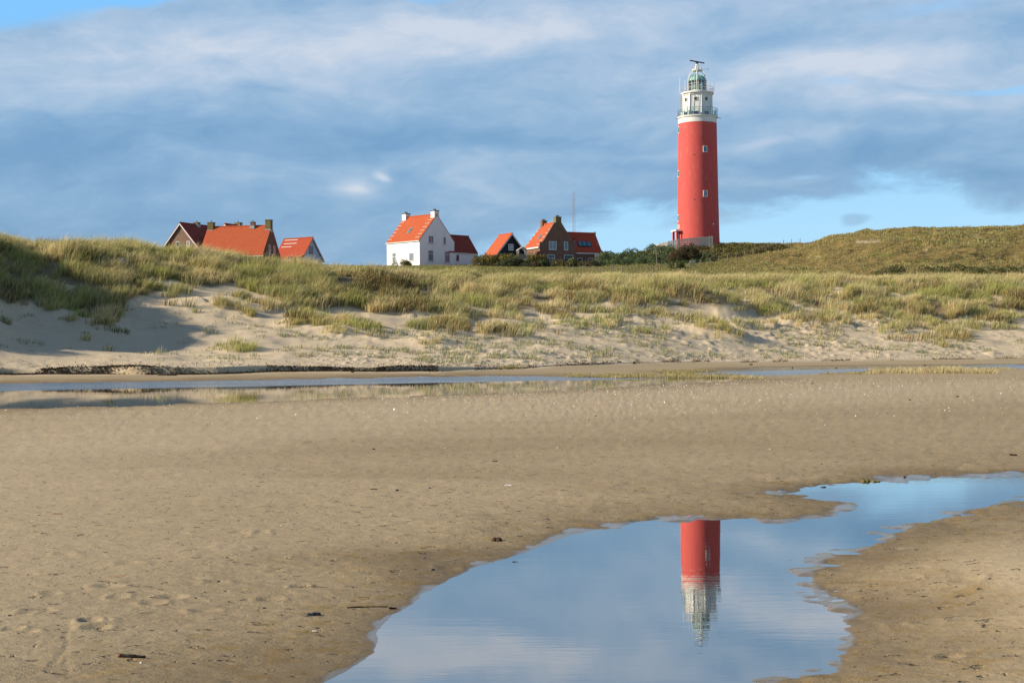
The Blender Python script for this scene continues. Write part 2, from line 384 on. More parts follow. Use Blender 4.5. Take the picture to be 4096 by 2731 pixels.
t = mat('turf'); p = t.pos(); n1 = t.noise(p, .12, 5, .6); n2 = t.noise(p, .9, 5, .65); r, g, b = t.sep(t.tint())
mea = t.mix(n2, (.12, .105, .028), (.22, .185, .055)); mea = t.mix(t.ss(n1, .5, .62), mea, t.mix(n2, (.17, .13, .045), (.26, .20, .08)))
hea = t.mix(t.ss(n2, .3, .7), (.17, .122, .044), (.33, .245, .10)); hea = t.mix(t.ss(t.noise(p, .35, 5, .6), .5, .66), hea, (.19, .18, .055))
t.P('Base Color', t.mix(r, t.mix(b, mea, hea), (.55, .44, .29))); t.P('Roughness', .95); t.P('Specular IOR Level', .05)
t.P('Normal', t.bump(t.noise(p, 2.2, 5, .7), .9, .35)); M_TURF = t.mat

def leafmat(name, trans=.3, rough=.75):
    t = mat(name); c = t.tint()
    t.P('Base Color', c); t.P('Roughness', rough); t.P('Specular IOR Level', .18)
    tr = t.n('ShaderNodeBsdfTranslucent'); t.put(tr.inputs['Color'], c)
    mx = t.n('ShaderNodeMixShader'); mx.inputs[0].default_value = trans
    out = t.nt.nodes['Material Output']
    t.nt.links.new(t.b.outputs[0], mx.inputs[1]); t.nt.links.new(tr.outputs[0], mx.inputs[2]); t.nt.links.new(mx.outputs[0], out.inputs[0])
    return t.mat
M_BLADE = leafmat('grass_blade', .42); M_LEAF = leafmat('leaf', .22)

# still water over sand: a mirror by Fresnel, clear otherwise
def watermat(name, rip, rscale, rough=.0, power=.38):
    t = mat(name); p = t.pos(); t.nt.nodes.remove(t.b)
    n = t.m('ADD', t.noise(t.vmul(p, (.35, 1.6, 1.)), rscale, 3, .55), t.m('MULTIPLY', t.noise(t.vmul(p, (.8, 3.0, 1.)), rscale * 2.6, 2, .5), .35))
    patch = t.ss(t.noise(t.vmul(p, (.3, .6, 1)), .5, 2), .3, .75, .35, 1.2)
    nb = t.n('ShaderNodeBump'); t.put(nb.inputs['Height'], t.m('MULTIPLY', n, patch)); nb.inputs['Strength'].default_value = 1.; nb.inputs['Distance'].default_value = rip
    fr = t.n('ShaderNodeFresnel'); fr.inputs['IOR'].default_value = 1.34
    gl = t.n('ShaderNodeBsdfGlossy'); gl.inputs['Roughness'].default_value = rough; gl.inputs['Color'].default_value = (.97, .95, .92, 1)
    tr = t.n('ShaderNodeBsdfTransparent'); tr.inputs['Color'].default_value = (.80, .78, .72, 1)
    t.nt.links.new(nb.outputs[0], gl.inputs['Normal'])
    mx = t.n('ShaderNodeMixShader'); t.put(mx.inputs[0], t.m('POWER', fr.outputs[0], power))
    t.nt.links.new(tr.outputs[0], mx.inputs[1]); t.nt.links.new(gl.outputs[0], mx.inputs[2])
    t.nt.links.new(mx.outputs[0], t.nt.nodes['Material Output'].inputs[0]); return t.mat
M_WATER = watermat('pool_water', .0006, 3.5); M_WATER2 = watermat('channel_water', .0012, 1.2); M_RUFF = watermat('ruffled_water', .05, 5., .2, .8)

# bricks, tiles, paint
def brickmat(name, c1, c2, mortar):
    t = mat(name); o = t.obj(); x, y, z = t.sep(o)
    br = t.n('ShaderNodeTexBrick'); t.put(br.inputs['Vector'], t.xyz(t.m('ADD', x, y), z, 0.)); t.put(br.inputs['Color1'], c1); t.put(br.inputs['Color2'], c2); t.put(br.inputs['Mortar'], mortar)
    br.inputs['Scale'].default_value = 1.; br.inputs['Brick Width'].default_value = .22; br.inputs['Row Height'].default_value = .065; br.inputs['Mortar Size'].default_value = .008
    n = t.noise(o, 1.4, 5, .6); t.P('Base Color', t.mix(t.ss(n, .35, .75, 0, .45), br.outputs['Color'], tuple(k * .55 for k in c1))); t.P('Roughness', .9); t.P('Specular IOR Level', .15)
    t.P('Normal', t.bump(br.outputs['Fac'], .4, -.01)); return t.mat
M_BRICK = brickmat('brown_brick', (.20, .105, .068), (.27, .14, .09), (.30, .25, .20))
M_BRICK2 = brickmat('red_brown_brick', (.22, .10, .066), (.29, .135, .09), (.25, .2, .16))
M_CHIM = brickmat('mossy_brick', (.20, .165, .065), (.26, .21, .085), (.2, .17, .1))
def tilemat(name, c):
    t = mat(name); o = t.obj(); x, y, z = t.sep(o)
    n = t.noise(o, 1.1, 6, .65); n2 = t.noise(o, 9., 3, .6)
    wv = t.m('SINE', t.m('MULTIPLY', t.m('ADD', y, 0.), 2 * math.pi / .24)); rw = t.m('FRACT', t.m('MULTIPLY', z, 1 / .24))
    cc = t.mix(n, tuple(k * .80 for k in c), tuple(min(1, k * 1.16) for k in c)); cc = t.mix(t.ss(n2, .55, .8, 0, .35), cc, tuple(k * .5 for k in c))
    cc = t.mix(t.m('MULTIPLY', t.ss(rw, .12, .0), .55), cc, tuple(k * .35 for k in c))
    t.P('Base Color', cc); t.P('Roughness', .7); t.P('Specular IOR Level', .25)
    t.P('Normal', t.bump(t.m('ADD', t.m('MULTIPLY', wv, .5), t.m('MULTIPLY', rw, -.8)), .9, .045)); return t.mat
M_TILE = tilemat('orange_pantile', (.55, .118, .042)); M_TILE2 = tilemat('red_pantile', (.46, .082, .035)); M_TILE3 = tilemat('dark_red_shade_pantile', (.30, .055, .03))  # dark red tile also carries the wing roof's shade in its colour
def weather(name, c, stain, sc=.5):
    t = mat(name); o = t.obj(); n = t.noise(t.vmul(o, (1, 1, .22)), sc, 6, .65); n2 = t.noise(o, 6., 4, .6)
    cc = t.mix(t.ss(n, .52, .80, 0, .55), c, stain); cc = t.mix(t.ss(n2, .5, .9, 0, .25), cc, tuple(k * .8 for k in c))
    t.P('Base Color', cc); t.P('Roughness', .75); t.P('Specular IOR Level', .25); t.P('Normal', t.bump(t.noise(o, 14., 4, .6), .3, .01)); return t.mat
M_WHITE = weather('white_render', (.88, .885, .87), (.64, .62, .57)); M_PAINT = simple('white_paint', (.80, .80, .78), .45, .06)
M_RED = weather('red_paint', (.60, .095, .082), (.74, .27, .22), 2.2); M_LWHITE = weather('lighthouse_white', (.80, .79, .74), (.56, .47, .36), 1.2)
M_BLACK = simple('black_boarding', (.012, .016, .024), .6, .2, 3., .3); M_GREYB = simple('pale_grey_boarding', (.62, .66, .70), .6, .08, 2.)
M_FRAME = simple('frame_paint', (.78, .79, .79), .4, .04); M_BLUEF = simple('blue_grey_frame', (.12, .15, .21), .5, .1)
M_DARK = simple('dark_metal', (.045, .05, .06), .5, .2, 4., .4); M_STEEL = simple('grey_steel', (.52, .53, .54), .45, .12, 5., .5, .4)
M_RUST = simple('rusty_rail', (.50, .42, .34), .6, .3, 9.); M_COPPER = simple('green_copper', (.30, .50, .46), .6, .22, 2.5, .35)
M_LEAD = simple('lead_flashing', (.42, .42, .41), .6, .1); M_POT = simple('chimney_pot', (.10, .075, .065), .8, .2); M_WOOD = simple('weathered_wood', (.70, .61, .49), .85, .2, 5., .1, 0, .01)
M_GWOOD = simple('grey_wood', (.30, .26, .20), .85, .25, 7., .1, 0, .01); M_MAST = simple('mast_paint', (.42, .28, .27), .6, .2)
M_PATCH = simple('pale_red_patch', (.72, .36, .30), .8, .06)
t = mat('window_glass'); n = t.noise(t.obj(), .9, 3); t.P('Base Color', t.mix(n, (.02, .03, .036), (.05, .068, .08))); t.P('Roughness', .06); t.P('Specular IOR Level', .5); M_GLASS = t.mat
t = mat('curtained_glass'); n = t.noise(t.vmul(t.obj(), (6, 6, .6)), 1.5, 3); t.P('Base Color', t.mix(n, (.16, .19, .215), (.34, .37, .38))); t.P('Roughness', .12); t.P('Specular IOR Level', .5); M_CURT = t.mat
t = mat('sky_tinted_glass'); n = t.noise(t.obj(), 1.3, 2); t.P('Base Color', t.mix(n, (.06, .17, .23), (.12, .27, .34))); t.P('Roughness', .08); t.P('Specular IOR Level', .5); M_SKYG = t.mat  # reflected sky blue is painted into the pane's base colour
t = mat('clear_glass'); t.nt.nodes.remove(t.b); fr = t.n('ShaderNodeFresnel'); fr.inputs[0].default_value = 1.5; gl = t.n('ShaderNodeBsdfGlossy'); gl.inputs['Roughness'].default_value = .02
tr = t.n('ShaderNodeBsdfTransparent'); tr.inputs[0].default_value = (.80, .90, .88, 1); mx = t.n('ShaderNodeMixShader'); t.put(mx.inputs[0], t.m('ADD', fr.outputs[0], .06)); t.nt.links.new(tr.outputs[0], mx.inputs[1]); t.nt.links.new(gl.outputs[0], mx.inputs[2]); t.nt.links.new(mx.outputs[0], t.nt.nodes['Material Output'].inputs[0]); M_CLEAR = t.mat
M_LENS = simple('green_lens', (.10, .42, .16), .15, .3, 3., .8); M_SIGN = simple('blue_sign', (.02, .16, .50), .5, .1, 8.)
M_DRIFT = simple('wet_driftwood', (.022, .014, .009), .55, .4, 40., .35, 0, .004); M_ORANGE = simple('broken_wood', (.45, .13, .04), .8, .3, 60.)
M_SHELL = simple('white_shell', (.82, .80, .78), .45, .06, 30.); M_MUSSEL = simple('mussel_shell', (.016, .018, .026), .35, .4, 60., .5); M_WEED = simple('brown_weed', (.05, .028, .014), .7, .4, 40., .3, 0, .004)
M_GWEED = simple('green_weed', (.20, .17, .05), .7, .4, 40.); M_PINK = simple('pale_red_wood', (.42, .19, .10), .8, .2, 40.); M_BENCH = simple('pale_board', (.62, .53, .44), .8, .1); M_ROPE = simple('green_rope', (.10, .30, .26), .8, .1)

# ---------------------------------------------------------------- ground sheet
def build_ground():
    uc = np.concatenate([-np.geomspace(6, .42, 46)[:-1], np.linspace(-.41, .41, 860), np.geomspace(.42, 6, 46)[1:]])
    inv = np.linspace(1 / 3.2, 1 / 64.0, 560)
    rows = np.concatenate([1 / inv, np.arange(64.4, 75, .3), np.arange(75, 77.2, .06), np.arange(77.3, 92, .2), np.arange(92.3, 128, .3), np.arange(128.6, 190, .8), np.arange(191, 262, 1.3), np.geomspace(266, 2600, 22)])
    U, D0 = np.meshgrid(uc, rows)
    W = D_sc(np.clip(U, -.6, .6)) / 76.0
    w = sst(14, 64, D0) * (1 - .55 * sst(120, 300, D0))
    D = D0 * (1 + (W - 1) * w)
    X = U * D
    x = X.ravel(); y = D.ravel()
    z, s1, s2, T = height(x, y, True)
    V = np.stack([x, y, z], 1)
    u = U.ravel(); d = y - D_sc(u)
    # surface state: wetness, litter, dryness
    edge = np.minimum(s1 * .8, s2 * .35)
    wet = np.exp(-np.maximum(z - .0, 0) / .028) * (y < D_up(u) + 1) * .9
    wet = np.maximum(wet, np.exp(-np.maximum(edge + (fbm(x * .8, y * .8, 3, 65) - .5) * 1.2, 0) / 1.5) * .72)
    wet = np.maximum(wet, 1 - sst(.02, .30, s1 * 11 / np.maximum(y, 6) + (fbm(x * 2.5, y * 3, 2, 66) - .5) * .25))
    xq, yq = proj(x, np.maximum(y, 1.), z); xq = xq / UP; yq = yq / UP; nf = fbm(x * 3, y * 2.2, 3, 67) - .5
    for (cx, cy, rx, ry) in FILM: wet = np.maximum(wet, sst(1.15, .55, ((xq - cx) / rx) ** 2 + ((yq - cy) / ry) ** 2 + nf * 2.2))
    wet = np.maximum(wet, sst(0, -.05, np.minimum(s1, s2 * .3)))
    film = sst(.45, .75, fbm(x * .5, y * 1.2, 3, 61)) * np.exp(-np.maximum(z - .012, 0) / .012) * (y < 60)
    nb = fbm(x * .12, y * .3, 3, 64)
    band2 = sst(16.0, 18.0, y + (nb - .5) * 5 + u * 9) * sst(37, 29, y + (nb - .5) * 8 - u * 22) * (.22 + .22 * nb)
    wet = np.maximum(wet, band2)
    wet = np.clip(np.maximum(wet, film), 0, 1)
    dryn = sst(-2.5, 1.5, d + (fbm(x * .4, y * .4, 3, 62) - .5) * 3)
    band = np.exp(-((y - 37 - u * 40) / 11) ** 2) * .35 * sst(2, 6, s2 + 4) * (y < 60)
    dryn = np.maximum(dryn, band * (.6 + .6 * fbm(x * .15, y * .3, 3, 63)))
    lowr = np.exp(-(((x - 4.4) / 2.3) ** 2 + ((y - 8.6) / 2.4) ** 2)) * .40 * sst(.3, 1.4, s1)
    dryn = np.maximum(dryn, lowr)
    wet = wet * (1 - .6 * sst(.1, .5, dryn))
    veg = veg_mask(x, y, z)
    heath = sst(1560, 1800, proj(x, np.maximum(y, 1), z)[0] / UP) * sst(180, 200, y)
    C = np.stack([wet, veg * .85, dryn, np.ones_like(wet)], 1)
    nr, nc = D.shape
    J, I = np.meshgrid(np.arange(nr - 1), np.arange(nc - 1), indexing='ij')
    a = J * nc + I
    Q = np.stack([a, a + 1, a + nc + 1, a + nc], -1)
    def part(name, j0, j1, mat_, cols, isel=None):
        q = Q[j0:j1] if isel is None else Q[j0:j1][isel[j0:j1]]
        q = q.reshape(-1, 4); ids, invx = np.unique(q.ravel(), return_inverse=True)
        o = mesh_np(name, V[ids], invx.reshape(-1, 4), None, mat_, cols[ids], True)
        return tag(o, kind='structure')
    jb = int(np.searchsorted(rows, 75.9)); jd = int(np.searchsorted(rows, 126.0))
    part('beach', 0, jb, M_SAND, C); part('dunes', jb, jd, M_SAND, C)
    xh, yh = proj(x, np.maximum(y, 1.), z); xh = xh / UP; yh = yh / UP; bare = np.zeros_like(z)
    for (cx, cy, rx, ry) in [(1985,556,26,3.2),(2010,553,14,3),(2240,541,10,2),(2130,572,8,2),(1880,590,8,2)]: bare = np.maximum(bare, sst(1.2, .6, ((xh - cx) / rx) ** 2 + ((yh - cy) / ry) ** 2 + (fbm(x * .7, y * .7, 2, 68) - .5)) * (y > 185))
    H = np.stack([bare, veg, heath, np.ones_like(wet)], 1)
    hf = (proj(x, np.maximum(y, 1), z)[0] / UP > 1640).reshape(D.shape)[:-1, :-1] & (u.reshape(D.shape)[:-1, :-1] < .6)
    part('meadow', jd, nr - 1, M_TURF, H, ~hf); part('hill', jd, nr - 1, M_TURF, H, hf)
    return

FILM = [(1790,1131,130,6),(1500,1203,150,8),(1360,1216,100,8),(2150,1096,200,5),(1250,1256,70,7),(1120,1294,60,7),(1000,1372,30,12),(895,1440,26,44),(1560,1186,60,5),(2330,1084,80,5),(800,1545,60,12)]
# lower edge of the closed grass cover, on the 2352 view
SANDP = [(1685,672,34,14),(1720,690,30,10),(1915,668,42,11),(2068,678,30,14),(2045,662,26,7),(2240,672,26,9),(1360,668,16,6),(1400,690,40,9),(1050,672,20,5),(2110,700,14,8),(150,660,22,6),(345,645,24,8),(1240,676,30,6),(700,668,20,6),(1530,690,36,7),(390,650,30,8),(2290,690,20,10)]
def veg_mask(x, y, z):
    xd, yd = proj(x, np.maximum(y, 1.), z); xd = xd / UP; yd = yd / UP
    n = fbm(x * .35, y * .35, 3, 71) - .5
    L = np.interp(xd, _LX, _LY) + n * 44
    v = sst(4, -10, yd - L) * (y > D_sc(x / np.maximum(y, 1)) + 4)
    for cx, cy, rx, ry in SANDP:
        e = ((xd - cx) / rx) ** 2 + ((yd - cy) / ry) ** 2
        v = v * sst(.6, 1.3, e + n * .8)
    return np.where(y > 150, np.maximum(v, sst(150, 160, y)), v)
build_ground()
back = MB(); back.box(-19, 19, -160, 3.3, -.6, .045)
o = back.build('beach', M_SAND); tag(o, kind='structure')
at = o.data.color_attributes.new('tint', 'FLOAT_COLOR', 'POINT'); at.data.foreach_set('color', np.tile([.1, 0, 0, 1], len(o.data.vertices)).astype(np.float32))

def sheet(name, pts, z, m):
    P = np.array([(a, b, z) for a, b in pts]); me = bpy.data.meshes.new(name); me.from_pydata([tuple(p) for p in P], [], [tuple(range(len(P)))]); me.update(); me.materials.append(m)
    o = bpy.data.objects.new(name, me); COL.objects.link(o); return tag(o, kind='structure')
sheet('tidal_pool', [(-3.2, 3.3), (12, 3.3), (14, 34), (-3, 24)], 0., M_WATER)
# the far channel: calm near side, wind-ruffled far side
calm = [flat(x * UP, y * UP) for x, y in [(-900,1015),(0,962),(1200,915),(1750,884),(2700,862),(2700,852),(1900,858),(1700,866),(1400,872),(1150,876),(700,885),(0,898),(-900,918)]]
ruff = [flat(x * UP, y * UP) for x, y in [(-900,918),(0,898),(700,885),(1150,876),(1400,872),(1700,866),(1900,858),(2700,852),(3300,845),(3300,818),(2700,826),(2352,832),(1600,846),(1000,858),(0,873),(-900,889)]]
sheet('water_channel', calm, .0, M_WATER2); sheet('water_channel', ruff, .0, M_RUFF)
print('ground ready')

# ---------------------------------------------------------------- grass
def blades(P, H, yaw, lean, width, c0, c1, rs):
    """bent, tapering blades: 5 points each"""
    N = len(P); wd = rs.uniform(0, 2 * np.pi, N)
    wx = np.cos(wd) * width * .5; wy = np.sin(wd) * width * .5
    lx = np.cos(yaw) * lean * H; ly = np.sin(yaw) * lean * H
    V = np.zeros((N, 5, 3), np.float32)
    V[:, 0] = P; V[:, 1] = P
    V[:, 0, 0] -= wx; V[:, 0, 1] -= wy; V[:, 1, 0] += wx; V[:, 1, 1] += wy; V[:, 0, 2] -= .05; V[:, 1, 2] -= .05
    M = P + np.stack([lx * .35, ly * .35, H * .62], 1)
    V[:, 2] = M; V[:, 3] = M
    V[:, 2, 0] += wx * .8; V[:, 2, 1] += wy * .8; V[:, 3, 0] -= wx * .8; V[:, 3, 1] -= wy * .8
    V[:, 4] = P + np.stack([lx, ly, H * (1 - .22 * np.minimum(lean, 1.2))], 1)
    C = np.ones((N, 5, 4), np.float32)
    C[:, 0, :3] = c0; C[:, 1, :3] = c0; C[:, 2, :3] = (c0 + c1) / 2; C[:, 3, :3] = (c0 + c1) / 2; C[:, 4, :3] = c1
    b = np.arange(N)[:, None] * 5
    return V.reshape(-1, 3), b + np.array([0, 1, 2, 3]), b + np.array([3, 2, 4]), C.reshape(-1, 4)
PAL = {k: np.array(v, np.float32) for k, v in dict(
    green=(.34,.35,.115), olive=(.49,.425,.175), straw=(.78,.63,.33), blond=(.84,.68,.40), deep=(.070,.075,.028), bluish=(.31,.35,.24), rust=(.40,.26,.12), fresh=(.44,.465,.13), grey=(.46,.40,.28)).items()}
def tussocks(px, py, pz, radius, hgt, n, mixw, rs, wid=.022, spread=.55, wind=.32):
    """n blades from each of the points; mixw: per point weights over PAL names"""
    names = list(mixw.keys()); Wt = np.stack([np.broadcast_to(mixw[k], px.shape) for k in names], 1).astype(float); Wt /= Wt.sum(1, keepdims=True)
    n = np.broadcast_to(n, px.shape).astype(int)
    idx = np.repeat(np.arange(len(px)), n); N = len(idx)
    a = rs.uniform(0, 2 * np.pi, N); rr = np.sqrt(rs.uniform(0, 1, N))
    R = np.broadcast_to(radius, px.shape)[idx]; Hh = np.broadcast_to(hgt, px.shape)[idx]
    ox = np.cos(a) * rr * R; oy = np.sin(a) * rr * R
    P = np.stack([px[idx] + ox, py[idx] + oy, pz[idx]], 1)
    H = Hh * rs.uniform(.55, 1.12, N) * (1.05 - .3 * rr)
    dx = np.cos(a) * rr * spread + wind + rs.normal(0, .16, N); dy = np.sin(a) * rr * spread + rs.normal(0, .16, N)
    cum = Wt.cumsum(1)[idx]; pick = (rs.uniform(0, 1, N)[:, None] > cum).sum(1).clip(0, len(names) - 1)
    pal = np.array([PAL[k] for k in names])
    c = pal[pick] * rs.uniform(.75, 1.25, (N, 1)) * (1 + rs.normal(0, .06, (N, 3)))
    c = c.astype(np.float32)
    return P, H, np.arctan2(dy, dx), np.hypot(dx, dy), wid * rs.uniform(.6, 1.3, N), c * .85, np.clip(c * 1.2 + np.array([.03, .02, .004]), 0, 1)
def grass_mesh(name, parts, rs, parent=None):
    A = [np.concatenate([p[i] for p in parts]) for i in range(7)]
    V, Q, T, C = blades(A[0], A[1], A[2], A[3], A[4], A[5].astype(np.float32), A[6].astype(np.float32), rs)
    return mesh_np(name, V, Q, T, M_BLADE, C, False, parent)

def make_marram():
    rs = np.random.default_rng(5)
    N = 90000
    D = np.sqrt(rs.uniform(80 ** 2, 182 ** 2, N)); u = rs.uniform(-.43, .43, N)
    x = u * D; y = D
    ok = (D > D_sc(u) + 5) & (D < np.interp(u, [-.45, -.1, 0, .12, .36, .45], [136, 140, 156, 172, 181, 184]))
    x, y, u, D = x[ok], y[ok], u[ok], D[ok]
    z = height(x, y); v = veg_mask(x, y, z)
    c1, c2, cd = cells(x, y, CELL, 301)
    xd, yd = proj(x, y, z); xd = xd / UP; yd = yd / UP
    L = np.interp(xd, _LX, _LY)
    fringe = sst(80, 22, yd - L) * np.where(xd > 600, c2 < .58, c2 < .30) * .85 * (1 - .8 * np.exp(-(((xd - 430) / 90) ** 2 + ((yd - 720) / 60) ** 2)))          # loose clumps below the closed cover
    fringe = np.maximum(fringe, sst(60, 10, yd - L) * sst(120, 60, xd) * (c2 < .4))
    v = np.maximum(v, fringe * .9)
    dome = np.clip(1 - (cd / (.58 + .22 * c2)) ** 2, 0, 1)
    top = sst(662, 640, yd) * sst(640, 900, xd)                       # the flat grassland behind the crest
    keep = rs.uniform(0, 1, len(x)) < v * (.04 + .92 * sst(.02, .40, dome)) * .62 * (.35 + .75 * sst(.33, .52, fbm(x * .13, y * .13, 3, 84)) + .2 * top) * (1 - .45 * sst(430, 330, xd) * sst(640, 690, yd))
    x, y, z, u, xd, yd, top, c1, c2, cd, dome = [q[keep] for q in (x, y, z, u, xd, yd, top, c1, c2, cd, dome)]
    n2 = fbm(x * .10, y * .10, 3, 82); n3 = fbm(x * .35, y * .35, 2, 83)
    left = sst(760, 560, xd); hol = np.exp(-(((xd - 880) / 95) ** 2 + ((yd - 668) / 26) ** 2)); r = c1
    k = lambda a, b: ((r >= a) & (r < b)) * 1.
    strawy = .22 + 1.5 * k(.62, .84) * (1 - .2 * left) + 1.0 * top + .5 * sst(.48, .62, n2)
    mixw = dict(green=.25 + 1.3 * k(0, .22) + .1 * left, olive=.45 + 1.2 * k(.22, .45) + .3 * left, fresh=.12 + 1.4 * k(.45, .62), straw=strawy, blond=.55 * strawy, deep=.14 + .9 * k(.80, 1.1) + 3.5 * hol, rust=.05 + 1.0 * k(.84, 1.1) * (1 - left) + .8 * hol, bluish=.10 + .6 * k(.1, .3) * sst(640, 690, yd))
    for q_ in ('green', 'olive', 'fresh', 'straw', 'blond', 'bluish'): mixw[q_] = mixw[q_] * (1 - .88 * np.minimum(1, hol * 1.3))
    h = (.30 + 1.05 * dome ** .7) * (.55 + .75 * c2) * (1 - .30 * sst(655, 640, yd) * sst(700, 1000, xd)) * rs.uniform(.75, 1.25, len(x))
    patch = dome
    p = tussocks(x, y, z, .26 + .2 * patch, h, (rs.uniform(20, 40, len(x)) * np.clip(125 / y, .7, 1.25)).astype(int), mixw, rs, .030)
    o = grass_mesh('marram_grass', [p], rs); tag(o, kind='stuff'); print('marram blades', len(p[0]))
    # creeping grey-green beach plants on the sand
    N = 46000; D = rs.uniform(82, 165, N); u = rs.uniform(-.40, .40, N); x = u * D; d = D - D_sc(u)
    m = sst(2, 6, d) * (1 - sst(24, 34, d)) * np.interp(u, [-.4, -.22, -.17, -.05, .2, .3, .4], [.10, .12, .55, 1, 1, .75, .6])
    gate = sst(.40, .54, fbm(x * .28, D * .28, 3, 91)) * sst(.40, .60, vnoise(x * 1.1, D * .9, 92))
    keep = rs.uniform(0, 1, N) < m * gate
    x = x[keep]; y = D[keep]; z = height(x, y); v = veg_mask(x, y, z); q = v < .4; x, y, z = x[q], y[q], z[q]
    hh = .12 + .26 * rs.uniform(0, 1, len(x)) ** 2
    p1 = tussocks(x, y, z, .30, hh, 9, dict(bluish=1., grey=.5, straw=.25, green=.15), rs, .045, 1.1, .25)
    # scattered taller blades
    q = rs.uniform(0, 1, len(x)) < .10
    p2 = tussocks(x[q], y[q], z[q], .28, .42 * rs.uniform(.7, 1.3, q.sum()), 16, dict(bluish=.8, straw=.6, green=.6), rs, .026)
    o = grass_mesh('beach_herbs', [p1, p2], rs); tag(o, kind='stuff'); print('herb blades', len(p1[0]) + len(p2[0]))
    # straw coloured turf on the bars of the channel
    parts = []
    for (x0, x1, ya, yb, n, hh) in [(2000,2280,851,858,230,.34),(1300,1720,859,868,150,.14),(1690,1740,866,871,26,.18),(1500,1640,850,856,60,.12),(2255,2330,846,849,26,.16),(2280,2352,844,848,14,.1),(1900,2010,856,861,20,.1),(1150,1190,844,847,40,.12)]:
        xs = rs.uniform(x0, x1, n); ys = rs.uniform(ya, yb, n)
        g = np.array([hitd(a, b, 50, 125, .2) for a, b in zip(xs, ys)])
        e = np.sin(np.pi * (xs - x0) / (x1 - x0)) ** .5
        parts.append(tussocks(g[:, 0], g[:, 1], g[:, 2], .4, hh * (.5 + .6 * e) * rs.uniform(.7, 1.2, n), 26, dict(straw=1.2, blond=.9, green=.25, rust=.2) if x0 in (2000, 2255, 1690) else dict(straw=.8, green=.9, olive=.5), rs, .022, .5, .2))
        parts[-1] = parts[-1][:5] + (parts[-1][5] * .78, parts[-1][6] * .78)
    o = grass_mesh('sandbar_grass', parts, rs); tag(o, kind='stuff')
    # meadow and heath
    N = 150000; D = rs.uniform(150, 300, N); u = rs.uniform(-.42, .42, N); x = u * D
    lim = np.interp(u, [-.45, -.1, 0, .12, .36, .45], [134, 138, 154, 170, 178, 180]); keep = D > lim
    x = x[keep]; y = D[keep]; z = height(x, y); xd, yd = proj(x, y, z); xd = xd / UP
    hf = sst(1560, 1800, xd); n1 = fbm(x * .12, y * .12, 4, 95); n2 = fbm(x * .5, y * .5, 2, 96)
    hh = (.16 + .20 * sst(.5, .7, n2)) * (1 - .2 * hf) * (1 + 1.3 * hf * sst(.53, .62, n1))
    mixw = dict(olive=.5 + .1 * hf + .7 * sst(.50, .60, n1) * hf, straw=.16 - .05 * hf, green=.95 - .35 * hf + .45 * sst(.54, .66, n2), rust=.12 + 1.0 * hf * sst(.60, .46, n1), deep=.2 + .5 * hf * sst(.50, .62, n1), grey=.12)
    p = tussocks(x, y, z, .35, hh, 4, mixw, rs, .06, .8, .2); p = list(p); hq = np.repeat(.72 + .35 * hf, 4)[:, None]; p[5] = p[5] * hq; p[6] = p[6] * hq
    o = grass_mesh('meadow_grass', [p], rs); tag(o, kind='stuff'); print('meadow blades', len(p[0]))
make_marram()

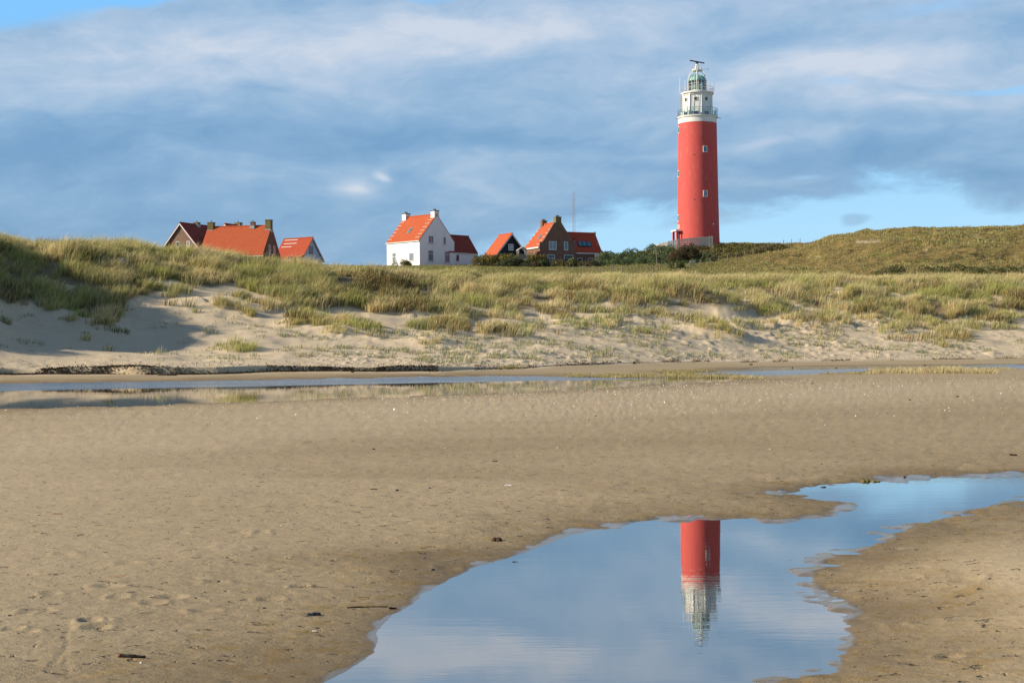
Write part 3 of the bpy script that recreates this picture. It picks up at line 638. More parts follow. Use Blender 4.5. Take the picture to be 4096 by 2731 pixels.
# single tussocks that stand clear on the sand
TUFTS = [
 # x, y on the 2352 view, width m, height m, blades, weights, label
 (545,797,2.0,.75,420,dict(green=.6,fresh=.9,olive=.4,straw=.25),'bright green tussock on a small sand mound low in front of the left dune',24),
 (478,762,.8,.5,90,dict(bluish=.8,green=.5,straw=.3),'thin pale tuft in the shaded sand bowl above the bright green mound',10),
 (520,700,2.2,.8,520,dict(olive=.7,straw=.7,green=.5),'long olive tussock on the spur beside the shaded sand bowl',24),
 (575,722,1.3,.75,360,dict(green=.7,olive=.6,straw=.4),'tussock at the lower end of the olive spur',16),
 (345,662,1.0,.9,220,dict(straw=.6,fresh=.8,olive=.6),'sunlit yellow-green tuft at the upper rim of the shaded sand bowl',12),
 (665,676,.9,1.0,260,dict(fresh=1.,green=.6,straw=.2),'upright fresh green tuft on a sand step under the brown dark grass',10),
 (700,684,.6,.9,130,dict(fresh=.9,green=.6,straw=.3),'smaller upright green tuft just beside the fresh green one',8),
 (690,740,1.5,.55,300,dict(fresh=.5,straw=.6,olive=.5),'low yellow-green tussock on the sand shelf, west one of two',16),
 (765,760,1.7,.6,330,dict(fresh=.6,straw=.5,olive=.5),'low yellow-green tussock on the sand shelf, east one of two',18),
 (985,786,1.5,.45,230,dict(straw=.8,olive=.5,bluish=.4),'sparse straw tussock on a sand hump below the white house',14),
 (850,700,1.0,.9,220,dict(straw=.7,grey=.5,green=.3),'pale straw tuft leaning over the dark hollow',10),
 (990,712,1.2,.8,260,dict(fresh=.8,green=.5,straw=.4),'yellow-green tuft at the foot of the dark hollow',12),
 (1640,748,2.4,.9,560,dict(fresh=.6,olive=.5,straw=.6),'big isolated yellow-green tussock on a sand hummock below the lighthouse',30),
 (1685,768,1.5,.75,280,dict(olive=.5,straw=.6,green=.5),'outlying tussock on the lee side of the big hummock tussock',14),
 (1757,718,.55,.75,110,dict(fresh=.9,green=.5),'slim upright green tuft alone on the trodden sand',6),
 (1430,724,1.0,.5,170,dict(bluish=.7,straw=.5,green=.4),'small grey-green tuft in the middle of the trodden sand',12),
 (1300,738,1.0,.5,160,dict(bluish=.9,green=.4,straw=.3),'bluish tuft on the trodden sand below the brick house',12),
 (1190,752,1.6,.55,240,dict(bluish=1.,green=.4,straw=.2),'wide bluish tussock with a long shadow on the pale sand',14),
 (1935,740,.7,.5,110,dict(fresh=.8,green=.5,straw=.3),'small paired tuft alone on the pale sand under the right dune',8),
 (2190,722,1.6,1.0,420,dict(olive=.7,straw=.6,fresh=.4),'tall olive tussock at the tip of the right dune spur',18),
 (2120,708,1.8,.9,420,dict(olive=.8,fresh=.5,straw=.4),'broad olive tussock on the right dune spur',20),
 (2010,706,1.6,.7,330,dict(straw=.6,green=.6,bluish=.4),'straggling green tussock between two sand gullies of the right dune',18),
 (1850,702,1.4,.7,260,dict(bluish=.7,green=.6,straw=.3),'bluish green tussock beside the bare sand gully',14),
 (1957,676,1.3,1.3,420,dict(fresh=.9,green=.7,straw=.3),'tall dense green tussock standing over the bare sand gully',12),
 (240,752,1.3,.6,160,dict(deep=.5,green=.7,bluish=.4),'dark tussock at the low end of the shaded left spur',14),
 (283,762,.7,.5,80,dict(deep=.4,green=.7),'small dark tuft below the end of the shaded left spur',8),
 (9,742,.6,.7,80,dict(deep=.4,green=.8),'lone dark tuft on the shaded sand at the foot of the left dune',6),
 (105,706,1.6,.8,280,dict(straw=.4,olive=.7,bluish=.4),'loose olive tussock at the lower edge of the left dune grass',16),
 (2185,795,.5,.35,40,dict(bluish=.7,straw=.5),'tiny pale tuft low on the smooth sand at the right',6),
 (1770,812,.4,.2,26,dict(straw=.8,grey=.5),'tiny dry sprig on the smooth sand below the right dune',6),
]
def make_tufts():
    rs = np.random.default_rng(9)
    for (xd, yd, w, h, nb, mx, lab, hw) in TUFTS:
        p = hitd(xd, yd, 60)
        k = max(4, int(w * 9)); a = rs.uniform(0, 2 * np.pi, k); r = np.sqrt(rs.uniform(0, 1, k)) * w * .5
        x = p[0] + np.cos(a) * r * 1.25; y = p[1] + np.sin(a) * r * .8; z = height(x, y)
        parts = tussocks(x, y, z, .18 + .06 * w, h * rs.uniform(.75, 1.15, k), max(6, nb // k), mx, rs, .026, .6, .25)
        parts = list(parts); parts[0] = parts[0] - p
        o = grass_mesh('grass_tussock', [parts], rs); o.location = p
        tag(o, lab, 'grass tussock', 'marram tussocks standing clear on the sand')
make_tufts()
print('grass ready')

# ---------------------------------------------------------------- houses
def obox(mb, o, a, n, u0, u1, z0, z1, d0, d1):
    o = Vector(o); a = Vector(a); n = Vector(n); up = Vector((0, 0, 1))
    P = [o + a * u + up * z + n * d for z in (z0, z1) for (u, d) in ((u0, d0), (u1, d0), (u1, d1), (u0, d1))]
    return mb.hexa(P)
class House:
    def __init__(s, name, label, D, x0, th, W, L, he, hr, zb):
        s.root = tag(empty(name, (x0, D, zb), math.radians(th)), label, 'house'); s.W, s.L, s.he, s.hr, s.zb = W, L, he - zb, hr - zb, zb
    def face(s, f):
        return {'front': ((0, 0, 0), (1, 0, 0), (0, -1, 0)), 'left': ((0, 0, 0), (0, 1, 0), (-1, 0, 0)), 'right': ((s.W, 0, 0), (0, 1, 0), (1, 0, 0))}[f]
    def walls(s, m, name='wall', low=-2.):
        W, L, he, hr = s.W, s.L, s.he, s.hr
        mb = MB(); mb.prism([(0, low), (W, low), (W, he), (W / 2, hr), (0, he)], 1, 0, L); return mb.build(name, m, s.root)
    def slab(s, side, ov=.25, vo=.15, th=.13, lift=.03, y0=None, y1=None):
        W, hr, he = s.W, s.hr, s.he; sl = (hr - he) / (W / 2); k = math.hypot(1, sl); up = lift * k
        y0 = -vo if y0 is None else y0; y1 = s.L + vo if y1 is None else y1
        xe, ze = (-ov, he - ov * sl + up) if side == 'left' else (W + ov, he - ov * sl + up)
        xr, zr = W / 2, hr + up; t = th * k
        a = (xe, ze); b = (xr, zr)
        lo = [(a[0], y0, a[1]), (b[0], y0, b[1]), (b[0], y1, b[1]), (a[0], y1, a[1])]
        hi = [(p[0], p[1], p[2] + t) for p in lo]
        return lo + hi
    def roof(s, m, ov=.25, vo=.15, ridge=True, **kw):
        mb = MB()
        for side in ('left', 'right'): mb.hexa(s.slab(side, ov, vo, **kw))
        r = mb.build('roof', m, s.root)
        if ridge:
            mr = MB(); sl = (s.hr - s.he) / (s.W / 2); z = s.hr + .16 * math.hypot(1, sl)
            k = int((s.L + 2 * vo) / .35)
            for i in range(k):
                y = -vo + (s.L + 2 * vo) * i / k; mr.tube((s.W / 2, y, z - .02), (s.W / 2, y + .33, z + .01), .12, .135, n=8)
            mr.build('ridge_tiles', m, r)
        s.r = r; return r
    def verge(s, m, y=-.19, w=.2, th=.06, ov=.25, lift=-.02, name='bargeboard'):
        W, hr, he = s.W, s.hr, s.he; sl = (hr - he) / (W / 2); mb = MB()
        for sg in (-1, 1):
            xe = W / 2 + sg * (W / 2 + ov); ze = he - ov * sl
            P = [(xe, ze - w), (W / 2, hr - w), (W / 2, hr + .12 + lift), (xe, ze + .12 + lift)]
            mb.prism(P if sg < 0 else P[::-1], 1, y - th, y)
        return mb.build(name, m, s.root)
    def window(s, f, u, z, w, h, fm, pm, nx=1, bars=(), sill=True, root=None, off=None, fw=.09, name='window'):
        o, a, n = s.face(f)
        if off is not None: o = off
        mb = MB(); d = .05
        obox(mb, o, a, n, u - w/2, u + w/2, z + h - fw, z + h, -.06, d); obox(mb, o, a, n, u - w/2, u + w/2, z, z + fw, -.06, d)
        obox(mb, o, a, n, u - w/2, u - w/2 + fw, z + fw, z + h - fw, -.06, d); obox(mb, o, a, n, u + w/2 - fw, u + w/2, z + fw, z + h - fw, -.06, d)
        for i in range(1, nx):
            c = u - w/2 + w * i / nx; obox(mb, o, a, n, c - fw * .4, c + fw * .4, z + fw, z + h - fw, -.05, d - .01)
        for b in bars: obox(mb, o, a, n, u - w/2 + fw, u + w/2 - fw, z + h * b - fw * .4, z + h * b + fw * .4, -.05, d - .005)
        fr = mb.build(name, fm, s.root)
        pb = MB(); obox(pb, o, a, n, u - w/2 + fw * .5, u + w/2 - fw * .5, z + fw * .5, z + h - fw * .5, -.04, .015); pb.build('pane', pm, fr)
        if sill: sb = MB(); obox(sb, o, a, n, u - w/2 - .08, u + w/2 + .08, z - .09, z - .004, -.04, .12); sb.build('sill', M_LEAD if fm is M_FRAME else fm, fr)
        return fr
    def chimney(s, x, y, sx, sy, zb, zt, m, pots=3, cap=True, flash=True, axis='x'):
        mb = MB(); mb.box(x - sx/2, x + sx/2, y - sy/2, y + sy/2, zb, zt); c = mb.build('chimney', m, s.root)
        if cap: q = MB(); q.box(x - sx/2 - .07, x + sx/2 + .07, y - sy/2 - .07, y + sy/2 + .07, zt - .12, zt + .02); q.build('chimney_cap', M_POT if m is M_WHITE else m, c)
        if flash: q = MB(); q.box(x - sx/2 - .05, x + sx/2 + .05, y - sy/2 - .05, y + sy/2 + .05, zb, zb + .55); q.build('flashing', M_LEAD, c)
        for i in range(pots):
            t_ = (i - (pots - 1) / 2) * .26; px, py = (x + t_, y) if axis == 'x' else (x, y + t_)
            q = MB(); q.lathe([(.09, zt + .02), (.075, zt + .27), (.10, zt + .29), (.10, zt + .34)], 10, px, py); q.build('chimney_pot', M_POT, c)
        return c
    def skylight(s, side, y, t0, t1, w, pm, fm=M_LEAD, name='roof_window'):
        """on the slope, t from eave (0) to ridge (1)"""
        sl = (s.hr - s.he) / (s.W / 2); k = math.hypot(1, sl); sg = 1 if side == 'left' else -1; x0 = 0 if side == 'left' else s.W
        def P(t, yy, up): return (x0 + sg * (s.W/2) * t - sg * sl / k * up, yy, s.he + (s.hr - s.he) * t + .03 * k + .13 * k * 0 + up / k + .13 * k)
        def slabq(t0, t1, y0, y1, u0, u1): return [P(t0, y0, u0), P(t1, y0, u0), P(t1, y1, u0), P(t0, y1, u0), P(t0, y0, u1), P(t1, y0, u1), P(t1, y1, u1), P(t0, y1, u1)]
        mb = MB(); e = .07 / (k * s.W / 2)
        mb.hexa(slabq(t0, t0 + e, y - w/2, y + w/2, 0, .07)); mb.hexa(slabq(t1 - e, t1, y - w/2, y + w/2, 0, .07))
        mb.hexa(slabq(t0 + e, t1 - e, y - w/2, y - w/2 + .07, 0, .07)); mb.hexa(slabq(t0 + e, t1 - e, y + w/2 - .07, y + w/2, 0, .07))
        f = mb.build(name, fm, s.root)
        MB().hexa(slabq(t0 + e/2, t1 - e/2, y - w/2 + .03, y + w/2 - .03, .004, .05)).build('pane', pm, f)
    def rungs(s, side, y, ts, w, m=M_BENCH):
        sl = (s.hr - s.he) / (s.W / 2); k = math.hypot(1, sl); sg = 1 if side == 'left' else -1; x0 = 0 if side == 'left' else s.W
        for t_ in ts:
            mb = MB(); x = x0 + sg * (s.W/2) * t_; z = s.he + (s.hr - s.he) * t_ + .16 * k; mb.box(x - .05, x + .05, y - w/2, y + w/2, z + .02, z + .13)
            for e in (-.35, .35): mb.box(x - .02, x + .02, y + e * w - .02, y + e * w + .02, z - .12, z + .02)
            mb.build('roof_rung', m, s.root)
    def gutter(s, side, m, ov=.25):
        sl = (s.hr - s.he) / (s.W / 2); x = -ov - .06 if side == 'left' else s.W + ov + .06; z = s.he - ov * sl + .02
        mb = MB(); mb.box(x - .08, x + .06, -.1, s.L + .1, z - .12, z + .03); return mb.build('gutter', m, s.root)
    def wing(s, x0, Wx, d, he2, hr2, ov, wall_m, roof_m, y0=.0, low=-2., verge_m=None, start=None):
        """a wing whose ridge runs along the local x axis"""
        mb = MB(); mb.prism([(y0, low), (y0 + 2*d, low), (y0 + 2*d, he2), (y0 + d, hr2), (y0, he2)], 0, x0, x0 + Wx); w_ = mb.build('wing_wall', wall_m, s.root)
        sl = (hr2 - he2) / d; k = math.hypot(1, sl); up = .03 * k; t_ = .13 * k; xs = x0 if start is None else start; xe = x0 + Wx + .12
        # built in a frame turned by 90 degrees, so that the tile courses run along the ridge
        r = MB()
        for sg in (-1, 1):
            ye = y0 + d + sg * (d + ov); ze = he2 - ov * sl + up; zr = hr2 + up
            q = [(ye, ze), (y0 + d, zr)]
            lo = [(q[0][0], -xs, q[0][1]), (q[1][0], -xs, q[1][1]), (q[1][0], -xe, q[1][1]), (q[0][0], -xe, q[0][1])]
            r.hexa(lo + [(p[0], p[1], p[2] + t_) for p in lo])
        ro = r.build('wing_roof', roof_m, s.root); ro.rotation_euler.z = math.pi / 2
        mr = MB(); z = hr2 + .16 * k; n = int((xe - xs) / .35)
        for i in range(n): mr.tube((xs + (xe - xs) * i / n, y0 + d, z - .02), (xs + (xe - xs) * i / n + .33, y0 + d, z + .01), .12, .135, n=8)
        rt = mr.build('ridge_tiles', roof_m, ro); rt.rotation_euler.z = -math.pi / 2
        return ro

# white house with a lower wing
h = House('white_house', 'white rendered house with orange roof, two white chimneys and a lower wing with a shade-darkened roof', 277, -17.89, 45.1, 9.25, 9.84, 22.17, 27.27, 17.55)
h.walls(M_WHITE); h.roof(M_TILE, .12, .02, lift=.0); h.gutter('left', M_PAINT, .12)
MB().box(.03, .1, -.05, -.003, -.5, h.he - .2).build('downpipe', M_PAINT, h.root); MB().box(-.07, -.003, h.L * .93, h.L * .94, -.5, h.he - .2).build('downpipe', M_PAINT, h.root)
for (u, z, w, hh, nx, bars, pm) in [(.325, 4.15, 1.35, 1.5, 2, (), M_SKYG), (.715, 4.1, .75, 1.45, 1, (), M_SKYG), (.315, .62, 1.4, 2.15, 1, (.68,), M_SKYG), (.79, .55, 1.45, 2.2, 1, (.68,), M_SKYG)]:
    h.window('front', u * h.W, z, w, hh, M_FRAME, pm, nx, bars)
h.window('left', .77 * h.L, .45, 1.15, 2.05, M_FRAME, M_CURT, 1, (.62,)); h.window('left', .24 * h.L, .65, 1.4, 1.6, M_FRAME, M_CURT)
h.chimney(h.W/2, .58, 1.25, 1.1, h.hr - 1.0, h.hr + .95, M_WHITE, 3, flash=False); h.chimney(h.W/2, h.L - .6, 1.25, 1.1, h.hr - 1.3, h.hr + .95, M_WHITE, 3, flash=False)
h.skylight('left', .50 * h.L, .28, .50, .75, M_SKYG)
ts = [.06, .20, .34, .48, .62, .76, .90]; h.rungs('left', .85, ts, 1.2); h.rungs('left', h.L - .75, ts[:6], 1.1)
h.wing(h.W, 6.35, 2.6, 2.62, 6.0, .12, M_WHITE, M_TILE3, .06, start=h.W - 1.6)
mb = MB(); obox(mb, (h.W, .06, 0), (1, 0, 0), (0, -1, 0), .42, 1.35, .05, 2.2, -.05, .05); dd = mb.build('door', M_FRAME, h.root)
mb = MB(); obox(mb, (h.W, .06, 0), (1, 0, 0), (0, -1, 0), .55, 1.22, .9, 2.08, 0, .06); mb.build('pane', M_GLASS, dd)
mb = MB(); obox(mb, (h.W, .06, 0), (1, 0, 0), (0, -1, 0), .9, 1.0, 2.35, 2.55, 0, .16); mb.build('door_lamp', M_DARK, h.root)
mb = MB(); obox(mb, (h.W, .06, 0), (1, 0, 0), (0, -1, 0), 0., 6.4, 2.42, 2.56, .02, .2); mb.build('gutter', M_PAINT, h.root)
mb = MB(); obox(mb, (h.W, .06, 0), (1, 0, 0), (0, -1, 0), 5.55, 5.63, -.4, 2.42, .005, .08); mb.build('downpipe', M_PAINT, h.root)

# black boarded barn
h = House('black_barn', 'small black boarded gable house with white bargeboards and bright orange roof', 262, -2.68, 27.9, 6.19, 4.7, 18.35, 22.07, 16.6)
h.he -= .55; h.W += .9; h.root.location.x -= .42
h.walls(M_BLACK); h.roof(M_TILE, .35, .35); h.verge(M_FRAME, y=-.30, w=.10, ov=.35)
h.window('front', h.W/2 - .15, 19.2 - h.zb, 1.05, 1.12, M_FRAME, M_CURT, 2, (.5,))
mb = MB(); mb.tube((.1, 4.0, h.he + .1), (.1, 4.0, h.he + 1.1), .1); mb.build('flue_pipe', M_DARK, h.root)

# brick house with a gable and a wing
h = House('brick_house', 'dark brown brick gable house with a mossy chimney on its apex and orange side roof', 268, 5.33, 25.4, 7.75, 6.61, 20.16, 24.63, 17.4)
h.walls(M_BRICK2); h.roof(M_TILE, .15, .0, lift=.0)
W, he, hr = h.W, h.he, h.hr
mb = MB(); mb.prism([(-.02, -2), (W + .02, -2), (W + .02, he + .75), (W - .22, he + .82), (W - .45, he + 1.0), (W - 1.2, he + 1.95), (W - 2.4, he + 3.5), (W/2 + .75, hr + .12), (W/2 - .75, hr + .12), (.95, he + 1.35), (.62, he + .95), (.5, he + .85), (-.02, he + .8)], 1, -.12, .28); mb.build('gable_wall', M_BRICK2, h.root)
h.chimney(W/2 + .1, .3, 1.15, .95, hr - .1, hr + 1.2, M_CHIM, 3, flash=False); h.chimney(W/2 + .1, h.L - .45, 1.0, .9, hr - .9, hr + .95, M_BRICK, 3)
for (u, z, w, hh, nx, bars, pm) in [(.35, 2.15, 1.62, 1.6, 2, (), M_CURT), (.715, 2.15, .85, 1.6, 1, (), M_SKYG), (.30, -.5, 1.55, 1.75, 1, (.62,), M_GLASS), (.785, -.7, 1.95, 1.95, 1, (.68,), M_GLASS)]:
    h.window('front', u * W, z, w, hh, M_FRAME, pm, nx, bars, off=(0, -.12, 0))
h.skylight('left', 2.9, .30, .50, .7, M_SKYG)
h.rungs('left', .95, [.04, .2, .36, .52, .68, .84], .9); h.rungs('left', h.L - .6, [.16, .33, .5, .67], .8)
mb = MB(); mb.box(-.30, -.02, -.0, h.L + .1, he - .32, he - .06); mb.build('gutter', M_PAINT, h.root)
for yy in (1.6, 3.0, 4.3):
    mb = MB(); mb.box(-.03, .0, yy - .03, yy + .03, he - 1.25, he - .6); mb.build('wall_anchor', M_DARK, h.root)
h.window('left', 1.2, -.15, .9, .5, M_FRAME, M_CURT, 1, (.5,)); h.window('left', 4.6, .0, .8, .4, M_FRAME, M_CURT)
h.wing(W, 5.7, 2.75, 1.85, 5.55, .15, M_BRICK2, M_TILE2, .3, start=W - 2.6)
o = (W, .3, 0)
mb = MB(); obox(mb, o, (1, 0, 0), (0, -1, 0), 0., 5.8, 1.55, 1.74, .02, .3); mb.build('gutter', M_PAINT, h.root)
h.window('front', .95, -.6, 1.05, 1.35, M_FRAME, M_GLASS, off=o); h.window('front', 3.3, -.6, 1.1, 1.35, M_FRAME, M_GLASS, off=o)
# three roof windows and a vent on the slope of the wing
sl = (5.55 - 1.85) / 2.75; k = math.hypot(1, sl)
def wp(x, t_, up): return (W + x, .3 + 2.75 * t_ - sl / k * up, 1.85 + (5.55 - 1.85) * t_ + .16 * k + up / k)
def wslab(x0, x1, t0, t1, u0, u1): return [wp(x0, t0, u0), wp(x1, t0, u0), wp(x1, t1, u0), wp(x0, t1, u0), wp(x0, t0, u1), wp(x1, t0, u1), wp(x1, t1, u1), wp(x0, t1, u1)]
for i in range(3):
    x = 1.15 + i * .95; f_ = MB().hexa(wslab(x, x + .9, .23, .52, .0, .10)).build('roof_window', M_DARK, h.root); MB().hexa(wslab(x + .08, x + .82, .26, .49, .02, .13)).build('pane', M_SKYG, f_)
MB().tube(wp(.35, .5, .0), (wp(.35, .5, 0)[0], wp(.35, .5, 0)[1], wp(.35, .5, 0)[2] + .75), .1).build('vent_pipe', M_DARK, h.root)
MB().hexa(wslab(.15, .6, .44, .53, .0, .05)).build('flashing', M_LEAD, h.root)
MB().box(W + 5.62, W + 5.85, 2.75, 3.35, 5.4, 6.05).build('gable_parapet', M_CHIM, h.root); MB().box(W + 5.62, W + 5.85, .0, .5, 1.5, 2.25).build('gable_parapet', M_CHIM, h.root)

# brown brick gable house, dark roof on its lee side
h = House('brown_gable_house', 'brown brick gable house with cream bargeboards and a dark red roof behind the left dune', 262, -63.84, -23.7, 7.38, 9.2, 20.02, 24.19, 16.5)
h.he -= .5; h.W += .9; h.root.location.x -= .45
h.walls(M_BRICK); h.roof(M_TILE3, .3, .35); h.verge(M_PAINT, y=-.30, w=.16, ov=.3)
for u in (.42, .70): h.window('front', u * h.W, 20.0 - h.zb, .72, .98, M_FRAME, M_CURT if u > .5 else M_GLASS)
h.chimney(h.W/2, 4.9, .95, .85, h.hr - .3, h.hr + .62, M_CHIM, 1)

# long orange roof with a brick gable to the right
h = House('orange_roof_house', 'long brick house under a wide orange tile roof with a chimney at each end', 255, -44.47, 78., 8.3, 12.4, 18.25, 23.45, 15.5)
h.walls(M_BRICK2); h.roof(M_TILE, .3, .0); h.gutter('left', M_PAINT, .3)
h.chimney(h.W/2 - .1, .5, 1.1, 1.0, h.hr - 1.0, h.hr + 1.25, M_CHIM, 0); h.chimney(h.W/2, h.L - .6, 1.0, 1.1, h.hr - .9, h.hr + 1.05, M_CHIM, 1); h.chimney(h.W/2 - .1, 3.6, .75, .75, h.hr - .3, h.hr + .95, M_BRICK, 1)
for u in (.36, .64): h.window('front', u * h.W, 18.3 - h.zb, .95, 1.75, M_FRAME, M_CURT, 1, (.5,))

# roof peeping over it
h = House('far_gable_house', 'house mostly hidden behind the long orange roof, only a ridge and mossy chimney showing', 284, -60.2, -24., 7.6, 5.2, 21.5, 25.85, 17.)
h.walls(M_BRICK); h.roof(M_TILE2, .3, .35); h.verge(M_PAINT, y=-.30, w=.16, ov=.3); h.chimney(h.W/2, 4.4, 1.3, .9, h.hr - .3, h.hr + .75, M_CHIM, 1)

# pale boarded gable house
h = House('grey_gable_house', 'small house with pale blue-grey boarded gable and red roof half in shade', 262, -38.69, 55.4, 5.78, 6.9, 17.65, 21.6, 14.5)
h.walls(M_GREYB); h.roof(M_TILE2, .25, .3); h.verge(M_GREYB, y=-.25, w=.10)
h.window('front', .45 * h.W, 18.95 - h.zb, .95, 1.25, M_BLUEF, M_CURT)
h.window('front', .28 * h.W, 16.3 - h.zb, 1.7, 1.2, M_BLUEF, M_GLASS)
mb = MB(); sl = (h.hr - h.he) / (h.W/2); k = math.hypot(1, sl)
for (t_, y0, y1) in [(.92, 3.3, 6.6), (.74, 3.1, 6.4), (.58, 4.0, 6.6)]:
    x = h.W/2 * t_; z = h.he + (h.hr - h.he) * t_ + .16 * k; MB().box(x - .06, x + .06, y0, y1, z + .0, z + .10).build('roof_rung', M_PAINT, h.root)

# ---------------------------------------------------------------- lighthouse
LX, LY, LZ = 36.68, 279.0, 20.6
root = tag(empty('lighthouse', (LX, LY, LZ)), 'tall red lighthouse with white top, green dome and radar bar on the mound', 'lighthouse')
Z = lambda s_: unproj(2793, s_, LY)[2] - LZ       # height of a photo row on the tower
RB, RT = 4.19, 3.74
def rad(z): return RB + (RT - RB) * np.clip(z / Z(497), 0, 1) ** .8
zt = Z(497)
prof = [(rad(z), z) for z in np.linspace(-2, zt, 14)]
MB().lathe(prof, 96).build('tower', M_RED, root, True)
MB().lathe([(rad(zt) + .02, zt), (rad(zt) + .02, Z(478)), (3.98, Z(475)), (3.98, Z(471))], 96).build('white_band', M_LWHITE, root, True)
zd = Z(471)
# glazed gallery
def railing(name, R, z, hgt, n, parent, m, rails=(1.,), r=.03, glass=False):
    mb = MB()
    for i in range(n):
        a = 2 * math.pi * i / n; mb.tube((R * math.cos(a), R * math.sin(a), z), (R * math.cos(a), R * math.sin(a), z + hgt), r, n=6)
    for q in rails:
        P = [(R * math.cos(2 * math.pi * i / 48), R * math.sin(2 * math.pi * i / 48), z + hgt * q) for i in range(49)]; mb.path(P, r, 5)
    o = mb.build(name, m, parent)
    if glass:
        g = MB(); b = 0
        for i in range(n):
            a0 = 2 * math.pi * (i + .06) / n; a1 = 2 * math.pi * (i + .94) / n; k = len(g.v)
            g.v += [(R * math.cos(a0), R * math.sin(a0), z + .1), (R * math.cos(a1), R * math.sin(a1), z + .1), (R * math.cos(a1), R * math.sin(a1), z + hgt - .08), (R * math.cos(a0), R * math.sin(a0), z + hgt - .08)]; g.f.append((k, k+1, k+2, k+3))
        g.build('glass_panel', M_CLEAR, o)
    return o
railing('gallery_railing', 3.92, zd, 1.55, 20, root, M_STEEL, (1., .06), .045, True)
# octagonal watch room
ph = math.radians(-90 + 22.5 + 31)
z1 = Z(380); RO = 3.02
MB().lathe([(RO + .1, zd), (RO, zd + .4), (RO - .1, z1 - .35), (RO + .02, z1 - .3), (RO + .12, z1)], 8, ph=ph).build('watch_room', M_LWHITE, root)
mb = MB()
for i in range(8):
    a = ph + 2 * math.pi * i / 8; mb.tube(((RO + .04) * math.cos(a), (RO + .04) * math.sin(a), zd), ((RO - .05) * math.cos(a), (RO - .05) * math.sin(a), z1 - .1), .09, n=6)
mb.build('corner_pilaster', M_LWHITE, root)
ap = RO * math.cos(math.pi / 8)
for i, (a, zz, w, hh) in enumerate([(2 * math.pi * (k + .5) / 8 + ph, zc, ww, h2) for k in (6, 7, 5, 4) for (zc, ww, h2) in ((Z(404), .55, .62), (zd + .45, 1.0, .8))]):
    n = Vector((math.cos(a), math.sin(a), 0)); e = Vector((-n.y, n.x, 0)); o = n * (ap + .02)
    mb = MB(); obox(mb, o + Vector((0, 0, zz - hh / 2)), e, n, -w/2 - .07, w/2 + .07, -.07, hh + .07, -.1, .035); f_ = mb.build('window', M_LWHITE, root)
    mb = MB(); obox(mb, o + Vector((0, 0, zz - hh / 2)), e, n, -w/2, w/2, 0, hh, 0, .045); mb.build('pane', M_GLASS, f_)
mb = MB()
for k in (5, 6):
    a = 2 * math.pi * (k + .5) / 8 + ph; n = Vector((math.cos(a), math.sin(a), 0)); e = Vector((-n.y, n.x, 0))
    for q in (-.55, .5): o = n * (ap + .09) + e * q; mb.tube(o + Vector((0, 0, zd)), o + Vector((0, 0, z1 - .2)), .035, n=6)
mb.build('cable_duct', M_STEEL, root)
MB().box(-3.32, -3.12, -.35, .15, zd + 1.4, z1 - .45).build('antenna_panel', M_STEEL, root)
# upper gallery, lantern, dome
MB().lathe([(3.0, z1), (3.22, z1 + .06), (3.22, z1 + .30), (3.1, z1 + .34)], 64).build('upper_gallery', M_LWHITE, root, True)
z2 = z1 + .34
railing('upper_railing', 3.12, z2, .95, 18, root, M_RUST, (1., .5), .03)
RL = 1.72; zl0 = z2; zl1 = Z(326)
MB().lathe([(RL + .1, zl0), (RL + .1, zl0 + .35), (RL + .02, zl0 + .38)], 32).build('lantern_base', M_LWHITE, root, True)
lan = MB().lathe([(RL, zl0 + .38), (RL, zl1)], 32, caps=False).build('lantern_glass', M_CLEAR, root, True)
mb = MB()
for i in range(16):
    a = 2 * math.pi * i / 16; mb.tube((RL * math.cos(a), RL * math.sin(a), zl0 + .3), (RL * math.cos(a), RL * math.sin(a), zl1), .04, n=6)
for q in (.36, .70): mb.path([(RL * math.cos(2 * math.pi * i / 32), RL * math.sin(2 * math.pi * i / 32), zl0 + .38 + (zl1 - zl0 - .38) * q) for i in range(33)], .03, 5)
mb.build('glazing_bar', M_LWHITE, lan)
MB().lathe([(.30, zl0 + .3), (.62, zl0 + .55), (.72, zl0 + 1.0), (.62, zl0 + 1.45), (.3, zl0 + 1.7)], 24).build('lens', M_LENS, lan, True)
MB().lathe([(.85, zl0 + .2), (.85, zl0 + .4), (.2, zl0 + .42)], 20).build('lens_pedestal', M_DARK, lan)
MB().lathe([(.55, zl0 + 1.75), (.75, zl0 + 1.8), (.6, zl1 - .05)], 20).build('lens_hood', M_DARK, lan)
zdm = Z(299)
MB().lathe([(RL + .16, zl1 - .03), (RL + .16, zl1 + .10), (RL + .0, zl1 + .14)] + [(RL * math.cos(t_), zl1 + .14 + (zdm - zl1 - .2) * math.sin(t_)) for t_ in np.linspace(.05, 1.42, 9)] + [(.22, zdm), (.2, zdm + .16), (.05, zdm + .22)], 16).build('dome', M_COPPER, root, True)
mb = MB()
for i in range(16):
    a = 2 * math.pi * i / 16
    mb.path([((RL + .03) * math.cos(t_) * math.cos(a), (RL + .03) * math.cos(t_) * math.sin(a), zl1 + .16 + (zdm - zl1 - .18) * math.sin(t_)) for t_ in np.linspace(.0, 1.4, 7)], .03, 4)
mb.build('dome_rib', M_COPPER, root)
